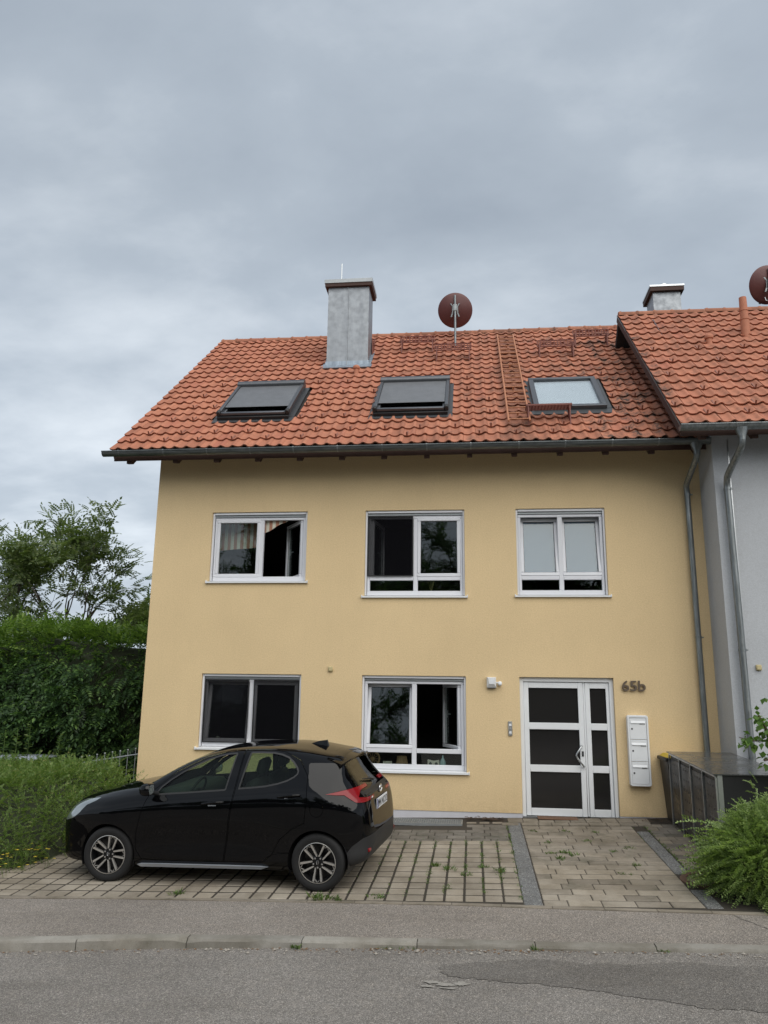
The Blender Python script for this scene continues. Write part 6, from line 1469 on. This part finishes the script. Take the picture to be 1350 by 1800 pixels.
# yellow flowers at the foot of the low shrub
fl_ = thing('yellow_wildflowers', 'small yellow wildflowers at the foot of the low left shrub', 'flowers', (-5.8, -3.1, -.33)); st_ = MB(); bl = MB()
for k in range(34):
    x, y = random.uniform(-6.2, -5.45), random.uniform(-3.78, -3.0)
    z = gz(x, y); h = random.uniform(.06, .24); dx, dy = random.gauss(0,.05), random.gauss(0,.05); st_.tube([(x,y,z),(x+dx*.5,y+dy*.5,z+h*.6),(x+dx,y+dy,z+h)], .0025, 4)
    for j in range(5): a = 1.257*j; bl.add([(x+dx,y+dy,z+h+.004),(x+dx+.016*math.cos(a-.4),y+dy+.016*math.sin(a-.4),z+h+.010),(x+dx+.023*math.cos(a),y+dy+.023*math.sin(a),z+h+.006),(x+dx+.012*math.cos(a+.4),y+dy+.012*math.sin(a+.4),z+h+.010)], [(0,1,2,3)])
tag(st_.build('stems', M_WEED, fl_), kind='stuff'); tag(bl.build('blossoms', simple('yellow_petal', (.75,.58,.06), .6, var=.1), fl_), kind='stuff')
# weeds in the joints
BL = [np.array(leaf_quad((0,0,0),(0,1,0),(1,0,0),(0,0,1),1.,.20,.3))]
P = []; Dd = []; S = []
def tuft(x, y, n, s, zz=None):
    z = gz(x, y)-.012 if zz is None else zz
    for j in range(n): a = random.uniform(0,6.28); P.append((x+random.gauss(0,.012), y+random.gauss(0,.018), z)); Dd.append((math.cos(a)*.7, math.sin(a)*.7, random.uniform(.3,1.1))); S.append(s*random.uniform(.5,1.2))
for c in range(-5, 7):
    x = -.987+PW*c; dens = .25+.75*max(0, min(1, (c+2)/5))
    for k in range(int(80*dens)):
        y = random.uniform(-4.3, -1.6); tuft(x+random.gauss(0,.006), y, 4, .028+.020*random.random() if n3(x, y, 0, 2.5) > -.05 else .012)
for k in range(70): tuft(.487, random.uniform(-4.4, -.4), 6, random.uniform(.02,.05))
for (x, y, s) in ((-.50,-3.0,.07),(-.33,-3.15,.07),(-.14,-3.4,.06),(.30,-3.25,.09),(.08,-3.05,.06),(-.30,-3.9,.05),(-1.08,-4.32,.07),(-1.75,-4.38,.09),(-1.62,-4.37,.08),(-1.50,-4.40,.07),(-3.35,-4.30,.09),(1.0,-2.35,.06),(1.15,-2.3,.07),(1.25,-2.42,.06),(1.08,-2.6,.07),(.98,-1.7,.05),(1.55,-1.6,.05),(1.8,-2.2,.05),(1.95,-2.9,.06),(1.75,-3.3,.05),(.85,-1.0,.05),(1.3,-1.0,.05),(1.75,-1.05,.05),(2.05,-2.0,.05)):
    for k in range(7): tuft(x+random.gauss(0,.035), y+random.gauss(0,.03), 5, s)
for k in range(60): y = random.uniform(-3.3,-.6); tuft(2.525, y, 5, random.uniform(.02,.05))
for k in range(30): tuft(2.33, random.uniform(-3.3,-.6), 4, random.uniform(.015,.03))
for k in range(40): x = random.uniform(-1.1,.4); tuft(x, -1.69+random.gauss(0,.006), 4, random.uniform(.015,.035))
for x, n_ in ((-1.68,7),(.53,3),(1.60,3)):
    for k in range(n_): tuft(x+random.gauss(0,.03), interp(x, KERB_F)+random.gauss(-.01,.01), 5, .06, roadz(x))
for k in range(12): x = random.uniform(-.9,-.5); tuft(x, interp(x, KERB_F)-.01, 4, .035, roadz(x))
tag(leafobj('joint_weeds', scatter(BL, P, Dd, S), M_WEED), 'small green weeds sprouting from the paving joints', 'weeds', None, 'stuff')
# litter and grit
def bits(name, label, cat, spots, mat):
    V = []; 
    for (x, y, z, s) in spots:
        a = random.uniform(0,6.28); c, d = math.cos(a)*s, math.sin(a)*s; t = random.uniform(-.3,.6)*s
        V += [(x-c,y-d,z),(x+d*.5,y-c*.5,z+abs(t)*.6),(x+c,y+d,z+t*.3+.002),(x-d*.5,y+c*.5,z+abs(t)*.2)]
    o = leafobj(name, np.array(V), mat); return tag(o, label, cat, None, 'stuff')
sp = [(random.uniform(-.16,.45), random.uniform(-.33,-.05), gz(.1,-.2)+.0+random.uniform(0,.03), random.uniform(.015,.04)) for k in range(170)]+[(random.uniform(2.55,2.95), random.uniform(-.42,-.05), gz(2.7,-.2)+random.uniform(0,.02), random.uniform(.012,.03)) for k in range(90)]
bits('wall_litter', 'dark brown dry leaves along the foot of the house wall', 'leaf litter', sp, simple('dark_leaf_litter', (.07,.042,.028), .95, var=.5, scale=30))
sp = []
for k in range(620):
    x = random.uniform(-5.5, 4); y = interp(x, KERB_F)-abs(random.gauss(0,.05))-.004
    if random.random() < .35+.6*max(0, n3(x, 0, 9, 1.4)): sp.append((x, y, roadz(x)+.003, random.uniform(.008,.022)))
bits('gutter_litter', 'dry leaves and twigs lying in the gutter along the kerb', 'leaf litter', sp, M_DRY)
mb = MB()
for k in range(420):
    x = random.uniform(-5.5, 4.5); y = interp(x, KERB_F)-abs(random.gauss(.04,.10))-.01; r = random.choice((.005,.007,.009,.013,.02 if random.random() < .18 else .008)); z = roadz(x)
    mb.add([(x-r,y,z+r*.4),(x+r,y,z+r*.5),(x,y-r*.9,z+r*.4),(x,y+r*.9,z+r*.5),(x,y,z+r*1.1),(x,y,z-.002)], [(0,2,4),(2,1,4),(1,3,4),(3,0,4),(2,0,5),(1,2,5),(3,1,5),(0,3,5)])
tag(mb.build('gutter_grit', simple('pale_gravel', (.34,.31,.27), .85, var=.35, scale=50), None), 'pale pebbles and grit scattered along the kerb', 'gravel', None, 'stuff')
